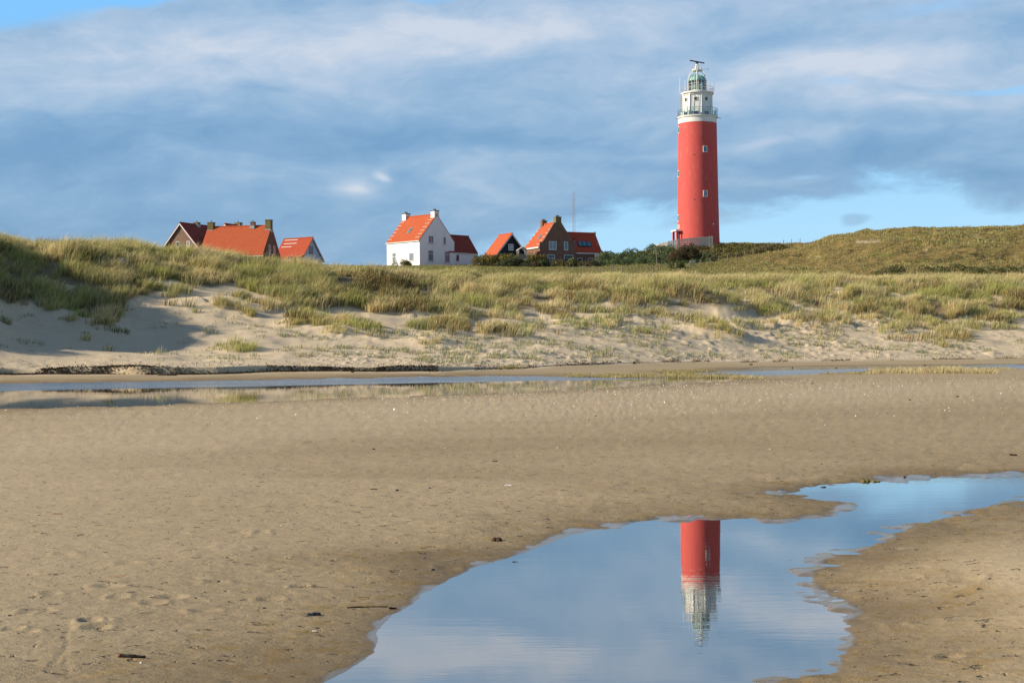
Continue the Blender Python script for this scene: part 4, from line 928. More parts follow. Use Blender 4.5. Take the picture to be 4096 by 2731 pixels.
# arched frame carrying the radar platform
zp = Z(284); mb = MB()
for i in range(6):
    a = 2 * math.pi * (i + .35) / 6; R0 = 2.0
    P = [(R0 * math.cos(a), R0 * math.sin(a), z2)] + [((R0 - (R0 - .62) * (1 - math.cos(t_)) ) * math.cos(a), (R0 - (R0 - .62) * (1 - math.cos(t_))) * math.sin(a), zl1 - .2 + (zp - zl1 + .2) * math.sin(t_)) for t_ in np.linspace(0, math.pi / 2, 9)]
    mb.path(P, .075, 6)
mb.build('radar_frame', M_LWHITE, root)
MB().lathe([(.95, zp - .06), (1.0, zp), (1.0, zp + .1)], 20).build('radar_platform', M_LWHITE, root)
railing('platform_rail', .95, zp + .1, .42, 8, root, M_LWHITE, (1., .5), .03)
mb = MB(); mb.lathe([(.42, zp + .1), (.42, zp + .75), (.3, zp + .95), (.3, zp + 1.25)], 16); mb.box(-.3, .3, -.45, -.1, zp + .3, zp + 1.0); mb.build('radar_housing', M_LWHITE, root)
zr = Z(248); MB().lathe([(.16, zp + 1.25), (.12, zr - .12)], 10).build('radar_mast', M_DARK, root)
mb = MB(); mb.box(-2.1, 2.1, -.11, .11, zr - .1, zr + .1); mb.box(-.3, .3, -.16, .16, zr - .26, zr - .1); o = mb.build('radar_scanner', M_DARK, root); o.rotation_euler.z = math.radians(41)
mb = MB(); mb.tube((.5, -.4, zp + .2), (2.2, -.7, zp + .22), .03, n=5); mb.tube((2.05, -.68, zp + .1), (2.05, -.68, zp + .34), .05, n=5); mb.tube((-.5, -.4, zp + .45), (-1.1, -.6, zp + .5), .05, n=5); mb.tube((.3, -.3, zp + .9), (1., -.5, zp + .95), .02, n=5); mb.build('sensor_arm', M_STEEL, root)
for (x, y, zb, zh) in [(-3.45, -.4, z2 + .2, 2.6), (3.3, -.3, z2 + .3, 1.9), (-2.2, 1.6, z2, 2.8), (2.7, 1.2, z2, 2.4)]:
    MB().tube((x, y, zb), (x, y, zb + zh), .035, .02, n=5).build('antenna_rod', M_STEEL, root)
for sx in (-1, 1): MB().tube((sx * 3.7, -1.2, Z(475)), (sx * 4.45, -1.4, Z(480)), .05, n=5).build('lamp_bracket', M_DARK, root)
# tower windows and fittings, by angle round the tower (0 = towards the camera, positive to the right)
def on_tower(phi, z):
    n = Vector((math.sin(phi), -math.cos(phi), 0)); e = Vector((math.cos(phi), math.sin(phi), 0)); return n, e, n * rad(z)
for phi, s_, w, hh, pm in [(22, 607, .62, 1.0, M_SKYG), (21, 783, .66, 1.02, M_CURT), (-72, 522, .62, 1.1, M_GLASS), (-71, 697, .62, 1.1, M_GLASS), (-70, 874, .62, 1.1, M_GLASS)]:
    z = Z(s_); n, e, o = on_tower(math.radians(phi) + .13 * -1, z)
    oo = o + Vector((0, 0, z - hh / 2)); mb = MB()
    obox(mb, oo, e, n, -w/2 - .11, w/2 + .11, hh, hh + .11, -.25, .10); obox(mb, oo, e, n, -w/2 - .11, w/2 + .11, -.11, 0, -.25, .10)
    obox(mb, oo, e, n, -w/2 - .11, -w/2, 0, hh, -.25, .10); obox(mb, oo, e, n, w/2, w/2 + .11, 0, hh, -.25, .10); f_ = mb.build('window', M_FRAME, root)
    mb = MB(); obox(mb, oo, e, n, -w/2, w/2, 0, hh, -.25, .03); mb.build('pane', pm, f_)
for phi, s_ in [(-10, 629), (-10, 805), (24, 739), (14, 564), (10, 809), (26, 914), (-62, 740)]:
    z = Z(s_); n, e, o = on_tower(math.radians(phi) - .13, z); mb = MB(); obox(mb, o + Vector((0, 0, z)), e, n, -.09, .09, -.09, .09, -.1, .05); mb.build('wall_anchor', M_DARK, root)
z = Z(902); n, e, o = on_tower(math.radians(45) - .13, z); mb = MB(); obox(mb, o + Vector((0, 0, z)), e, n, -.14, .14, -.14, .14, -.1, .1); mb.build('junction_box', M_PAINT, root)
z = Z(908); n, e, o = on_tower(math.radians(-67) - .13, z); mb = MB(); obox(mb, o + Vector((0, 0, z)), e, n, -.6, .6, -.45, .45, -.3, .03); mb.build('wall_plaque', M_PATCH, root)
n, e, o = on_tower(math.radians(-66) - .13, 2.); oo = o + Vector((0, 0, 0)); zc = Z(926)
mb = MB(); obox(mb, oo, e, n, -1.25, 1.25, zc - .10, zc + .16, -.6, 1.15); po = mb.build('porch_canopy', M_LWHITE, root)
mb = MB()
for q in (-1.0, .85): obox(mb, oo, e, n, q, q + .28, -2, zc - .10, .55, .95)
mb.build('porch_pillar', M_RED, po)
mb = MB(); obox(mb, oo, e, n, -.55, .55, -1, zc - .2, -.2, .06); mb.build('door', M_DARK, root)

# plank fence round the tower
pts = [(2612, 985, 268.5), (2635, 975, 267.5), (2672, 965, 267.), (2712, 957, 267.), (2760, 952, 267.3), (2800, 949, 267.6), (2848, 946, 268.2), (2851, 947, 272)]
fr_ = tag(empty('plank_fence', tuple(unproj(2712, 962, 267.))), 'weathered board fence curving round the foot of the lighthouse', 'fence')
o0 = fr_.location
def frame_pts(dz): return [Vector(unproj(a, b, c)) - o0 + Vector((0, 0, dz)) for a, b, c in pts]
top = frame_pts(0); mb = MB(); posts = MB(); rs_ = random.Random(2)
for a, b in zip(top[:-1], top[1:]):
    n_ = max(2, int((b - a).length / .26))
    d = (b - a).normalized(); d2 = Vector((d.x, d.y, 0)).normalized(); nn = Vector((d2.y, -d2.x, 0))
    for i in range(n_):
        p_ = a.lerp(b, i / n_); hh = rs_.uniform(-.05, .06); obox(mb, p_, d2, nn, .0, .22, -1.9, hh, -.02 + rs_.uniform(-.01, .01), .02)
    for i in range(0, n_, 7):
        p_ = a.lerp(b, i / n_); obox(posts, p_, d2, nn, .05, .17, -2.1, .12, -.16, -.03)
mb.build('boarding', M_WOOD, fr_); posts.build('fence_post', M_GWOOD, fr_)
mb = MB(); mb.path([p_ + Vector((0, .12, -.25)) for p_ in top], .05, 6); mb.build('rail', M_GWOOD, fr_)

# ---------------------------------------------------------------- lattice mast
bx, by, bz = unproj(2296, 1000, 300.); topz = unproj(2296, 765, 300.)[2]
mast = tag(empty('radio_mast', (bx, by, bz)), 'thin lattice radio mast rising behind the brick house', 'mast')
HT = topz - bz; mb = MB(); lt = MB(); R = .30
for i in range(3):
    a = 2 * math.pi * i / 3 + .3; mb.tube((R * math.cos(a), R * math.sin(a), 0), (R * math.cos(a), R * math.sin(a), HT - 1.0), .026, n=6); mb.tube((R * math.cos(a), R * math.sin(a), HT - 1.0), (0, 0, HT), .026, n=6)
for k in range(int((HT - 1) / .55)):
    for i in range(3):
        a = 2 * math.pi * i / 3 + .3; b = 2 * math.pi * (i + 1) / 3 + .3
        if k % 2: a, b = b, a
        lt.tube((R * math.cos(a), R * math.sin(a), k * .55), (R * math.cos(b), R * math.sin(b), k * .55 + .55), .012, n=4)
mb.build('mast_leg', M_MAST, mast); lt.build('bracing', M_MAST, mast)

# ---------------------------------------------------------------- shrubs
def leaf_cloud(blobs, n, size, cols, rs, shell=.62, squash=1.):
    """leaf-sized faces through the volume of a few lobes"""
    vol = np.array([b[3] * b[4] * b[5] for b in blobs]) ** .72; cnt = rs.multinomial(n, vol / vol.sum())
    Vs = []; Cs = []
    for b, c in zip(blobs, cnt):
        d = rs.normal(0, 1, (c, 3)); d /= np.linalg.norm(d, axis=1, keepdims=True); d[:, 2] = np.abs(d[:, 2]) * np.where(rs.uniform(0, 1, c) < .8, 1, -.6)
        az = np.arctan2(d[:, 1], d[:, 0]); rag = .82 + .36 * vnoise(az * 2.2 + b[0], d[:, 2] * 3 + b[1], 5)
        r = (shell + (1 - shell) * rs.uniform(0, 1, c) ** .6) * rag
        P = np.array(b[:3]) + d * r[:, None] * np.array(b[3:6])
        nrm = d + rs.normal(0, .55, (c, 3)); nrm /= np.linalg.norm(nrm, axis=1, keepdims=True)
        t1 = np.cross(nrm, rs.normal(0, 1, (c, 3))); t1 /= np.linalg.norm(t1, axis=1, keepdims=True); t2 = np.cross(nrm, t1)
        s_ = size * rs.uniform(.6, 1.35, (c, 1))
        Q = np.stack([P - t1 * s_, P + t2 * s_ * .55, P + t1 * s_, P - t2 * s_ * .55], 1); Vs.append(Q.reshape(-1, 3))
        lobe = rs.uniform(.72, 1.28)
        ci = cols[rs.integers(0, len(cols), c)] * rs.uniform(.72, 1.28, (c, 1)) * lobe; Cs.append(np.repeat(np.concatenate([ci, np.ones((c, 1))], 1), 4, 0))
    V = np.concatenate(Vs); C = np.clip(np.concatenate(Cs), 0, 1); q = np.arange(len(V)).reshape(-1, 4); return V, q, C
def lobes(w, dpt, h, k, rs, base=0.):
    B = []
    for i in range(k):
        a = rs.uniform(-1, 1); b = rs.uniform(-1, 1); s_ = rs.uniform(.34, .55); edge = 1 - .45 * a * a
        B.append((a * w * .5 * .72, b * dpt * .4, base + h * edge * .28 * rs.uniform(.5, 1.5), w * s_ * .62 / max(1, k / 7) ** .3, dpt * s_ * .8, h * edge * rs.uniform(.55, .78)))
    return B
LC = lambda *c: np.array(c, float)
EVER = LC((.065,.095,.040), (.095,.125,.052), (.12,.145,.066), (.05,.068,.03)); BROWN = LC((.085,.055,.032), (.12,.078,.045), (.065,.05,.028), (.09,.085,.03)); SCRUB = LC((.13,.14,.045), (.17,.15,.055), (.19,.15,.07), (.095,.105,.038)); OLIVE = LC((.22,.205,.05), (.28,.23,.06), (.17,.17,.05), (.30,.21,.07)); DGREEN = LC((.055,.068,.028), (.075,.09,.034), (.095,.10,.045)); BRIGHT = LC((.12,.14,.03), (.16,.16,.04), (.09,.11,.03))
rsb = np.random.default_rng(21)
def bush(sx0, sx1, sy0, sy1, D, cols, label, cat='bush', n=900, size=.16, k=7, dep=None, name='bush', mixc=None):
    a = unproj(sx0, sy1, D); b = unproj(sx1, sy1, D); w = b[0] - a[0]; h = (sy1 - sy0) * D / F
    cx = (a[0] + b[0]) / 2; z = hz(cx, D); zz = min(z, a[2]) - .1; h = h + (a[2] - zz); d = dep or min(w * .8, 3.2)
    V, q, C = leaf_cloud(lobes(w, d, h, k, rsb), int(n * 1.9), size * .9, cols * 1.12, rsb)
    o = mesh_np(name, V, q, None, M_LEAF, C); o.location = (cx, D, zz); tag(o, label, cat)
    mb = MB(); r2 = random.Random(int(sx0))
    for i in range(6): x = r2.uniform(-.3, .3) * w; mb.tube((x * .5, r2.uniform(-.2, .2) * d, -.2), (x, r2.uniform(-.3, .3) * d, h * r2.uniform(.5, .75)), .05, .02, n=5)
    mb.build('stem', M_GWOOD, o); return o
bush(2684, 2806, 968, 1050, 247, BROWN, 'round brown leafless bush at the edge of the dark thicket below the lighthouse', n=3600, size=.13, k=9)
bush(2650, 2752, 1042, 1083, 226, np.concatenate([BRIGHT, DGREEN]), 'low bush half green half brown beside the tall thin pole', n=1300, size=.13)
bush(1566, 1642, 1028, 1060, 266, np.concatenate([EVER, OLIVE]), 'small green bush against the sunlit wall of the white house', n=700, size=.13, dep=1.6)
bush(1984, 2130, 1026, 1064, 243, DGREEN, 'long dark green bush in front of the hedge and the black house', n=2200, size=.15, k=9)
bush(2048, 2100, 1018, 1050, 246, DGREEN, 'dark upright bush under the little timber shelter', n=700, size=.14)
bush(2115, 2165, 1042, 1068, 236, BROWN, 'low brown bush beside the dark green bush before the brick house', n=600, size=.13)
bush(2150, 2200, 1034, 1072, 238, np.concatenate([DGREEN, EVER]), 'small rounded green bush in front of the brick gable corner', n=800, size=.14)
bush(2192, 2262, 1028, 1070, 239, np.concatenate([BROWN, SCRUB]), 'grey-brown bush in the middle of the brick house front', n=1200, size=.14)
bush(2254, 2312, 1034, 1070, 238, np.concatenate([DGREEN, SCRUB]), 'dark green bush below the ground floor windows of the brick house', n=1000, size=.14)
bush(2304, 2388, 1033, 1070, 240, np.concatenate([BROWN, DGREEN]), 'brown and dark green bush before the wing of the brick house', n=1500, size=.14)
# hedge
pA = unproj(1905, 1055, 252); pB = unproj(2175, 1060, 252); hb = []
for i in range(16):
    f_ = i / 15; hb.append((pA[0] + (pB[0] - pA[0]) * f_ - (pA[0] + pB[0]) / 2, rsb.uniform(-.3, .3), .5, .95, 1.1, 1.35 + .15 * rsb.uniform(-1, 1)))
V, q, C = leaf_cloud(hb, 10000, .12, OLIVE, rsb); o = mesh_np('hedge', V, q, None, M_LEAF, C); o.location = ((pA[0] + pB[0]) / 2, 252, pA[2] - .2); tag(o, 'long clipped olive-yellow hedge between the white house and the brick house', 'hedge')
# the evergreen thicket and the scrub are masses
def mass(name, spec, cols, n, size):
    B = []
    for (sx, sy, D, w, h) in spec:
        p = unproj(sx, sy, D); B.append((p[0], p[1], p[2] - .2, w, w, h))
    V, q, C = leaf_cloud(B, n, size, cols, rsb, .82); o = mesh_np(name, V, q, None, M_LEAF, C); return tag(o, kind='stuff')
sp = []
def ttop(sx): return np.interp(sx, [2378, 2420, 2500, 2560, 2600, 2650, 2700, 2760, 2860], [1022, 996, 988, 982, 970, 966, 962, 962, 964])
def tbot(sx): return np.interp(sx, [2378, 2420, 2480, 2640, 2700, 2860], [1040, 1048, 1053, 1057, 1048, 1030])
for i in range(190):
    sx = rsb.uniform(2390, 2850); f_ = rsb.uniform(0, 1); w = rsb.uniform(.6, 1.15)
    if sx > 2690: f_ = min(f_, .3)
    sy = tbot(sx) + (ttop(sx) - tbot(sx)) * f_ + 20; sy = max(sy, ttop(sx) + 20 * (.5 + .7 * w)); D = 243 + 26 * f_
    sp.append((sx, sy, D, w, w * 1.05))
mass('evergreen_thicket', sp, EVER * 1.3, 52000, .11)
sp = []
for i in range(150):
    sx = rsb.uniform(2775, 3130); f_ = rsb.uniform(0, 1); t0 = np.interp(sx, [2780, 2900, 3000, 3130], [968, 968, 972, 976]); t1 = np.interp(sx, [2780, 2850, 2950, 3050, 3130], [1045, 1032, 1016, 998, 984])
    sy = t1 + (t0 - t1) * f_ + 12; w = rsb.uniform(.55, 1.1); p = hit(sx, max(sy, t0 + 16 * w), 185); sp.append((*proj(*p), p[1], w, w))
mass('dune_scrub', sp, np.concatenate([SCRUB, SCRUB, OLIVE, BROWN]), 22000, .13)
sp = []
for (sx, sy, w, h) in [(3540,1090,1.3,.7),(3580,1084,1.5,1.0),(3500,1094,1.0,.5),(3700,1082,1.2,.8),(3760,1088,1.6,.9),(3830,1080,1.3,1.),(3890,1086,1.6,.9),(3960,1082,1.5,.8),(4030,1086,1.6,.9),(4090,1080,1.5,.8),(3400,1094,1.,.4),(3150,1028,1.1,.6),(3190,1022,.9,.5),(3860,990,1.1,.4),(3970,985,.9,.4),(4050,950,1.,.4),(3900,1020,1.2,.4),(3500,960,.9,.3),(3640,985,1.,.3),(3760,1050,1.2,.6),(3820,1030,1.1,.5),(4000,1040,1.2,.6)]:
    p = hit(sx, sy, 150); sp.append((*proj(*p), p[1], w, h))
mass('heath_scrub', sp, np.concatenate([DGREEN, SCRUB, EVER]), 5200, .12)

# ---------------------------------------------------------------- wire fence across the meadow
c6 = lambda X, Y: (2300 + X / 2.613, 900 + Y / 2.613)
FP = [(2255, 1089), c6(-16, 489), c6(88, 490), c6(190, 495), c6(290, 500), c6(393, 491), c6(493, 502), c6(590, 500), c6(692, 502), c6(789, 489), c6(888, 476)]
FP2 = [c6(1220, 432), c6(1310, 415), c6(1415, 401), c6(1502, 383), c6(1595, 369), c6(1685, 350), c6(1775, 323), c6(1865, 305), c6(1957, 282), c6(2018, 263), c6(2085, 241), c6(2178, 213), c6(2262, 190), (3200, 952), (3296, 944)]
def wire_fence(P, label, d0, hgt):
    W_ = [hit(a, b, d0) for a, b in P]; fr = tag(empty('wire_fence', tuple(W_[0])), label, 'fence'); o = Vector(W_[0]); r_ = random.Random(4); tops = []
    for p_ in W_:
        v = Vector(p_) - o; t_ = v + Vector((r_.uniform(-.06, .06), 0, hgt * r_.uniform(.9, 1.1))); MB().tube(v - Vector((0, 0, .4)), t_, .075, .065, n=7).build('fence_post', M_GWOOD, fr); tops.append(t_)
    mb = MB()
    for q in (.1, .45): mb.path([t_ - Vector((0, .08, q)) for t_ in tops], .004, 4)
    mb.build('wire', M_STEEL, fr); return fr
wire_fence(FP, 'wire fence of short grey posts crossing the flat meadow before the houses', 168, .85)
fr = wire_fence(FP2, 'wire fence climbing the edge of the heath hill towards the skyline', 185, .95)
mb = MB(); mb.tube((-.2, 0, .6), (-1.0, .1, -.1), .06, n=6); mb.tube((3.3, .5, .5), (4.3, .6, .0), .06, n=6); mb.build('brace', M_GWOOD, fr)
p = hit(2631, 1082, 180); po = tag(empty('tall_pole', tuple(p)), 'tall thin grey pole with a slack green line in front of the dark thicket', 'pole')
ht = (1082 - 988) * p[1] / F; MB().tube((0, 0, -.4), (-.28, 0, ht), .075, .05, n=7).build('pole', M_GWOOD, po)
mb = MB(); q = [Vector((-.15 + (2701 - 2631) * p[1] / F * f_, 2 * f_, ht * .45 - 1.3 * f_ * .25 - .5 * math.sin(math.pi * f_))) for f_ in np.linspace(0, 1, 9)]; mb.path(q, .03, 5); mb.build('line', M_ROPE, po)
MB().box(-.42, -.16, -.04, .04, ht - .35, ht - .12).build('bracket', M_ROPE, po)
p = unproj(2701, 1055, p[1] + 2); MB().tube((0, 0, -.5), (0, 0, .15), .05, n=7).build('short_post', M_BENCH).location = p
tag(bpy.data.objects['short_post'], 'short white post at the end of the green line by the thicket', 'post')
# boards and little things of the meadow
def board(name, sx, sy, D, w, h, label, tilt=0.):
    p = unproj(sx, sy, D); b = tag(empty(name, tuple(p)), label, 'board'); b.rotation_euler = (0, tilt, .2)
    MB().box(-w/2, w/2, -.03, .03, -h/2, h/2).build('panel', M_BENCH, b); mb = MB()
    for s_ in (-.4, .4): mb.box(s_ * w - .04, s_ * w + .04, .03, .11, -h/2 - 1.2, h/2 - .05)
    mb.build('leg', M_GWOOD, b)
board('notice_board', 2388, 1021, 241, .72, .42, 'pale blank board at the left foot of the dark thicket', -.12)
board('notice_board', 2770, 1047, 234, .85, .36, 'low pale blank board under the round brown bush', .0)
p = unproj(2088, 1018, 250); sh = tag(empty('timber_shelter', tuple(p), .25), 'little open timber shelter with a pitched roof beside the black house', 'shelter')
mb = MB(); mb.prism([(-.95, .75), (-.88, .65), (0.05, 1.22), (1.0, .62), (1.06, .70), (.05, 1.36)], 1, -.6, .6); mb.build('roof', M_WOOD, sh)
mb = MB()
for sx in (-.72, .74):
    for sy in (-.5, .5): mb.box(sx - .06, sx + .06, sy - .06, sy + .06, -2.2, .82)
mb.build('post', M_WOOD, sh); MB().box(-.72, .74, -.48, -.42, -.75, .0).build('side_panel', M_GWOOD, sh); MB().box(-.72, .74, -.4, .5, -.06, .02).build('floor', M_GWOOD, sh)
# blue beach sign in the dune grass
p = hit(486, 1062, 80); p0 = unproj(486, 1041, p[1] - .6); sg = tag(empty('beach_sign', (p0[0], p0[1], p0[2])), 'small blue rectangular sign on a post in the left dune grass', 'sign')
MB().box(-.22, .22, -.012, .012, -.15, .15).build('panel', M_SIGN, sg); mb = MB()
for s_ in (-.14, .14): mb.box(s_ - .025, s_ + .025, .012, .06, -1.5, .1)
mb.build('post', M_GWOOD, sg)
print('buildings ready')

# ---------------------------------------------------------------- flotsam on the beach
def lump(name, sx, sy, w, h, m, label, cat, pieces=3, seed=1, dz=.0, group=None, elong=1.):
    x, y, z = hit(sx, sy, 5., 130., .02); s_ = y / F; W_ = w * s_; H_ = h * s_; r_ = random.Random(seed); V = []; Fc = []
    import bmesh
    bm = bmesh.new()
    for i in range(pieces):
        b2 = bmesh.ops.create_icosphere(bm, subdivisions=3, radius=1.)
        ox = (i - (pieces - 1) / 2) / max(1, pieces) * W_ * .9; sc = (W_ / (pieces + .35) * .62 * r_.uniform(.85, 1.2) + W_ * .06, W_ * .28 * r_.uniform(.7, 1.1) * elong, H_ * .62 * r_.uniform(.7, 1.1))
        for v in b2['verts']:
            c = v.co.copy(); k = 1 + .28 * (vnoise(np.array([c.x * 1.7 + seed + i * 3]), np.array([c.y * 1.7 + c.z * 1.9]), seed)[0] - .5) + .14 * (vnoise(np.array([c.x * 5 + seed]), np.array([c.y * 5 + c.z * 4]), seed + 1)[0] - .5)
            v.co = Vector((c.x * sc[0] * k + ox, c.y * sc[1] * k, max(c.z * sc[2] * k, -.25 * sc[2]) + sc[2] * .45))
    me = bpy.data.meshes.new(name); bm.to_mesh(me); bm.free(); me.polygons.foreach_set('use_smooth', np.ones(len(me.polygons), dtype=bool)); me.materials.append(m)
    o = bpy.data.objects.new(name, me); COL.objects.link(o); o.location = (x, y, z - .004 + dz); o.rotation_euler.z = r_.uniform(-.3, .3); return tag(o, label, cat, group)
def stick(name, a, b, wpx, m, label, cat='stick', bend=.0, knots=(), seed=1, end_m=None):
    xa, ya, _ = hit(*a, 5., 110., .02); xb, yb, _ = hit(*b, 5., 110., .02); yb = ya + max(-.25 * abs(xb - xa), min(.25 * abs(xb - xa), yb - ya))
    A = Vector((xa, ya, hz(xa, ya))); B = Vector((xb, yb, hz(xb, yb))); R = wpx * .5 * ya / F; r_ = random.Random(seed); d = (B - A); n = 15; side = Vector((-d.y, d.x, 0)).normalized()
    V = []; Fc = []; ns = 10
    for i in range(n + 1):
        t_ = i / n; c = A.lerp(B, t_) - A + side * bend * d.length * math.sin(math.pi * t_) + Vector((0, 0, R * .72 + r_.uniform(-.04, .04) * R)); rr = R * (1 - .35 * t_) * (1 + .45 * sum(math.exp(-((t_ - k) / .07) ** 2) for k in knots)) * r_.uniform(.92, 1.08)
        dn = d.normalized(); u_ = side; w_ = dn.cross(u_)
        for j in range(ns): q = 2 * math.pi * j / ns; k = rr * (1 + .12 * math.sin(q * 3 + i)); V.append(tuple(c + u_ * k * math.cos(q) + w_ * k * math.sin(q)))
    for i in range(n):
        for j in range(ns): Fc.append((i*ns + j, i*ns + (j+1) % ns, (i+1)*ns + (j+1) % ns, (i+1)*ns + j))
    Fc.append(tuple(range(ns))[::-1]); Fc.append(tuple(n*ns + j for j in range(ns)))
    me = bpy.data.meshes.new(name); me.from_pydata(V, [], Fc); me.polygons.foreach_set('use_smooth', np.ones(len(me.polygons), dtype=bool)); me.materials.append(m)
    o = bpy.data.objects.new(name, me); COL.objects.link(o); o.location = A; tag(o, label, cat)
    if end_m:
        c = MB(); dn = d.normalized(); c.tube(-dn * R * .5 + Vector((0, 0, R * .72)), dn * R * .25 + Vector((0, 0, R * .72)), R * .9, R * 1.02, n=10); c.build('broken_end', end_m, o, True)
    return o
stick('driftwood_stick', (476, 2630), (582, 2634), 15, M_DRIFT, 'short thick black driftwood stick with an orange broken end', 'driftwood', .0, (.42, .55), 3, M_ORANGE)
stick('driftwood_branch', (1388, 2432), (1552, 2425), 7, M_DRIFT, 'long thin dark branch lying near the edge of the pool', 'driftwood', .02, (.3,), 4)
stick('driftwood_piece', (1556, 2435), (1586, 2434), 9, M_DRIFT, 'stubby dark wood piece at the end of the long thin branch', 'driftwood', 0, (), 5)
stick('driftwood_log', (634, 1501), (703, 1503), 9, M_DRIFT, 'dark driftwood log below the weed line on the far shore', 'driftwood', 0, (.5,), 6)
stick('driftwood_stick', (1482, 1958), (1512, 1954), 5, M_DRIFT, 'small dark curved stick on the open flat sand', 'driftwood', .08, (), 7)
stick('twig', (212, 2054), (250, 2056), 4, M_PINK, 'thin reddish twig alone on the smooth sand', 'twig', 0, (), 8)
stick('twig', (456, 2303), (494, 2306), 3, M_PINK, 'thin pale red twig near the footprints', 'twig', .05, (), 9)
stick('razor_shell', (2020, 1942), (2047, 1946), 6, M_SHELL, 'white razor shell on the sand beyond the pool', 'shell', .06, (), 10)
stick('razor_shell', (1250, 2525), (1266, 2530), 5, M_SHELL, 'short white razor shell between the dark clump and the pool edge', 'shell', .0, (), 11)
lump('mussel_clump', 1256, 2461, 52, 17, M_MUSSEL, 'black mussel clump left of the long thin branch', 'mussels', 3, 2)
lump('mussel_shell', 1056, 2434, 18, 8, M_MUSSEL, 'small black shell, upper one of a pair left of the mussel clump', 'mussels', 1, 3)
lump('mussel_shell', 1062, 2447, 24, 6, M_MUSSEL, 'flat black shell, lower one of a pair left of the mussel clump', 'mussels', 1, 4)
lump('weed_lump', 1987, 2166, 38, 20, M_WEED, 'rounded dark weed lump on the sand above the pool edge', 'weed lump', 2, 5)
lump('mussel_shell', 1731, 2280, 17, 10, M_MUSSEL, 'small black shell halfway down the sand bank left of the pool', 'mussels', 2, 6)
lump('shell_cluster', 2062, 2253, 26, 9, M_WEED, 'brown shell cluster standing in the shallow edge of the pool', 'shells', 3, 7, .008)
lump('mussel_shell', 1495, 1797, 13, 7, M_MUSSEL, 'tiny dark lump alone on the far flat sand', 'mussels', 1, 8)
lump('weed_lump', 3291, 1957, 27, 13, M_WEED, 'brown weed lump at the thin upper inlet of the pool', 'weed lump', 2, 9, .006)
lump('weed_clump', 3462, 1929, 34, 15, M_GWEED, 'first part of a yellowish green weed clump on the upper pool edge', 'weed clump', 2, 10)
lump('weed_clump', 3505, 1931, 34, 9, M_GWEED, 'flat brown-green weed strand on the upper pool edge', 'weed clump', 3, 11)
lump('weed_lump', 3619, 1909, 11, 8, M_WEED, 'tiny dark weed lump above the bright blue end of the pool', 'weed lump', 1, 12)
lump('stone', 4052, 1822, 28, 10, M_WEED, 'dark flat stone on the sand at the right border', 'stone', 2, 13)
lump('mussel_shell', 1588, 1962, 15, 8, M_MUSSEL, 'bluish mussel shell right of the small curved stick', 'mussels', 1, 14)
lump('mussel_shell', 1719, 1953, 12, 6, M_MUSSEL, 'bluish mussel shell midway between curved stick and white razor shell', 'mussels', 1, 15)
lump('mussel_shell', 1979, 1846, 22, 6, M_MUSSEL, 'flat grey mussel shell on the far sand above the white razor shell', 'mussels', 2, 16)
lump('white_shell', 564, 2654, 9, 10, M_SHELL, 'white shell just below the short thick black stick', 'shell', 1, 17)
lump('white_shell', 1126, 2102, 7, 6, M_SHELL, 'white shell alone on bare sand far left of the round weed lump', 'shell', 1, 18)
for i, (sx, sy) in enumerate([(768, 2153), (386, 2196), (489, 2385), (426, 2477), (446, 2479), (84, 2461), (163, 2329), (500, 2529), (491, 2530), (604, 2482), (764, 2407), (789, 2446), (66, 2534), (1268, 2594), (352, 2307), (1016, 2310), (76, 2270), (2070, 1826), (2230, 1790), (1780, 1792), (3080, 1796), (2500, 1760), (3300, 1700), (3800, 1645)]):
    lump('shell_chip', sx, sy, 6, 4, M_SHELL, 'tiny white shell chip scattered on the damp sand', 'shell', 1, 30 + i, group='shell chips on the damp sand')
for i, (sx, sy, w) in enumerate([(2478, 1449, 16), (2537, 1455, 14), (3005, 1460, 12), (1410, 1490, 12), (2178, 1466, 8), (2645, 1493, 9), (3830, 1588, 12), (3640, 1600, 9), (3250, 1535, 9), (2382, 1663, 9), (3549, 1650, 7), (2940, 1490, 8), (3170, 1470, 7), (3345, 1473, 9), (3700, 1462, 9)]):
    p = hit(sx, sy, 25, 130); s_ = p[1] / F
    o = lump('weed_scrap', sx, sy, w, w * .5, M_WEED, 'small dark weed scrap stranded on the sand along the far channel', 'weed scrap', 2, 60 + i, group='weed scraps by the channel'); o.location = (p[0], p[1], p[2] - .01)
# weed line along the dune foot, its dark specks also painting the ledge shadow, and glinting shell grit
def specks(name, P, size, cols, m, rs, flatness=.35):
    N = len(P); V = np.zeros((N, 4, 3)); a = rs.uniform(0, 2*np.pi, N); s_ = size * rs.uniform(.5, 1.6, N); tl = rs.normal(0, flatness, (N, 2))
    for j in range(4):
        q = a + j * np.pi / 2; k = s_ * (1 if j % 2 else .55); V[:, j, 0] = P[:, 0] + np.cos(q) * k; V[:, j, 1] = P[:, 1] + np.sin(q) * k; V[:, j, 2] = P[:, 2] + (np.cos(q) * tl[:, 0] + np.sin(q) * tl[:, 1]) * k + s_ * .35
    C = np.repeat(np.concatenate([cols[rs.integers(0, len(cols), N)] * rs.uniform(.7, 1.3, (N, 1)), np.ones((N, 1))], 1), 4, 0)
    return tag(mesh_np(name, V.reshape(-1, 3), np.arange(N * 4).reshape(-1, 4), None, m, np.clip(C, 0, 1)), kind='stuff')
rs = np.random.default_rng(33)
u = rs.uniform(-.42, -.052, 26000); Dw = D_sc(u) + (fbm(u * 80 * .16, u * 0, 3, 21) - .5) * 2.2 + rs.normal(0, .13, len(u)) - .12; ok = rs.uniform(0, 1, len(u)) < .55 + .6 * sst(.35, .6, vnoise(u * 130, u * 0, 8)); u, Dw = u[ok], Dw[ok]; x = u * Dw
P1 = np.stack([x, Dw, height(x, Dw)], 1)
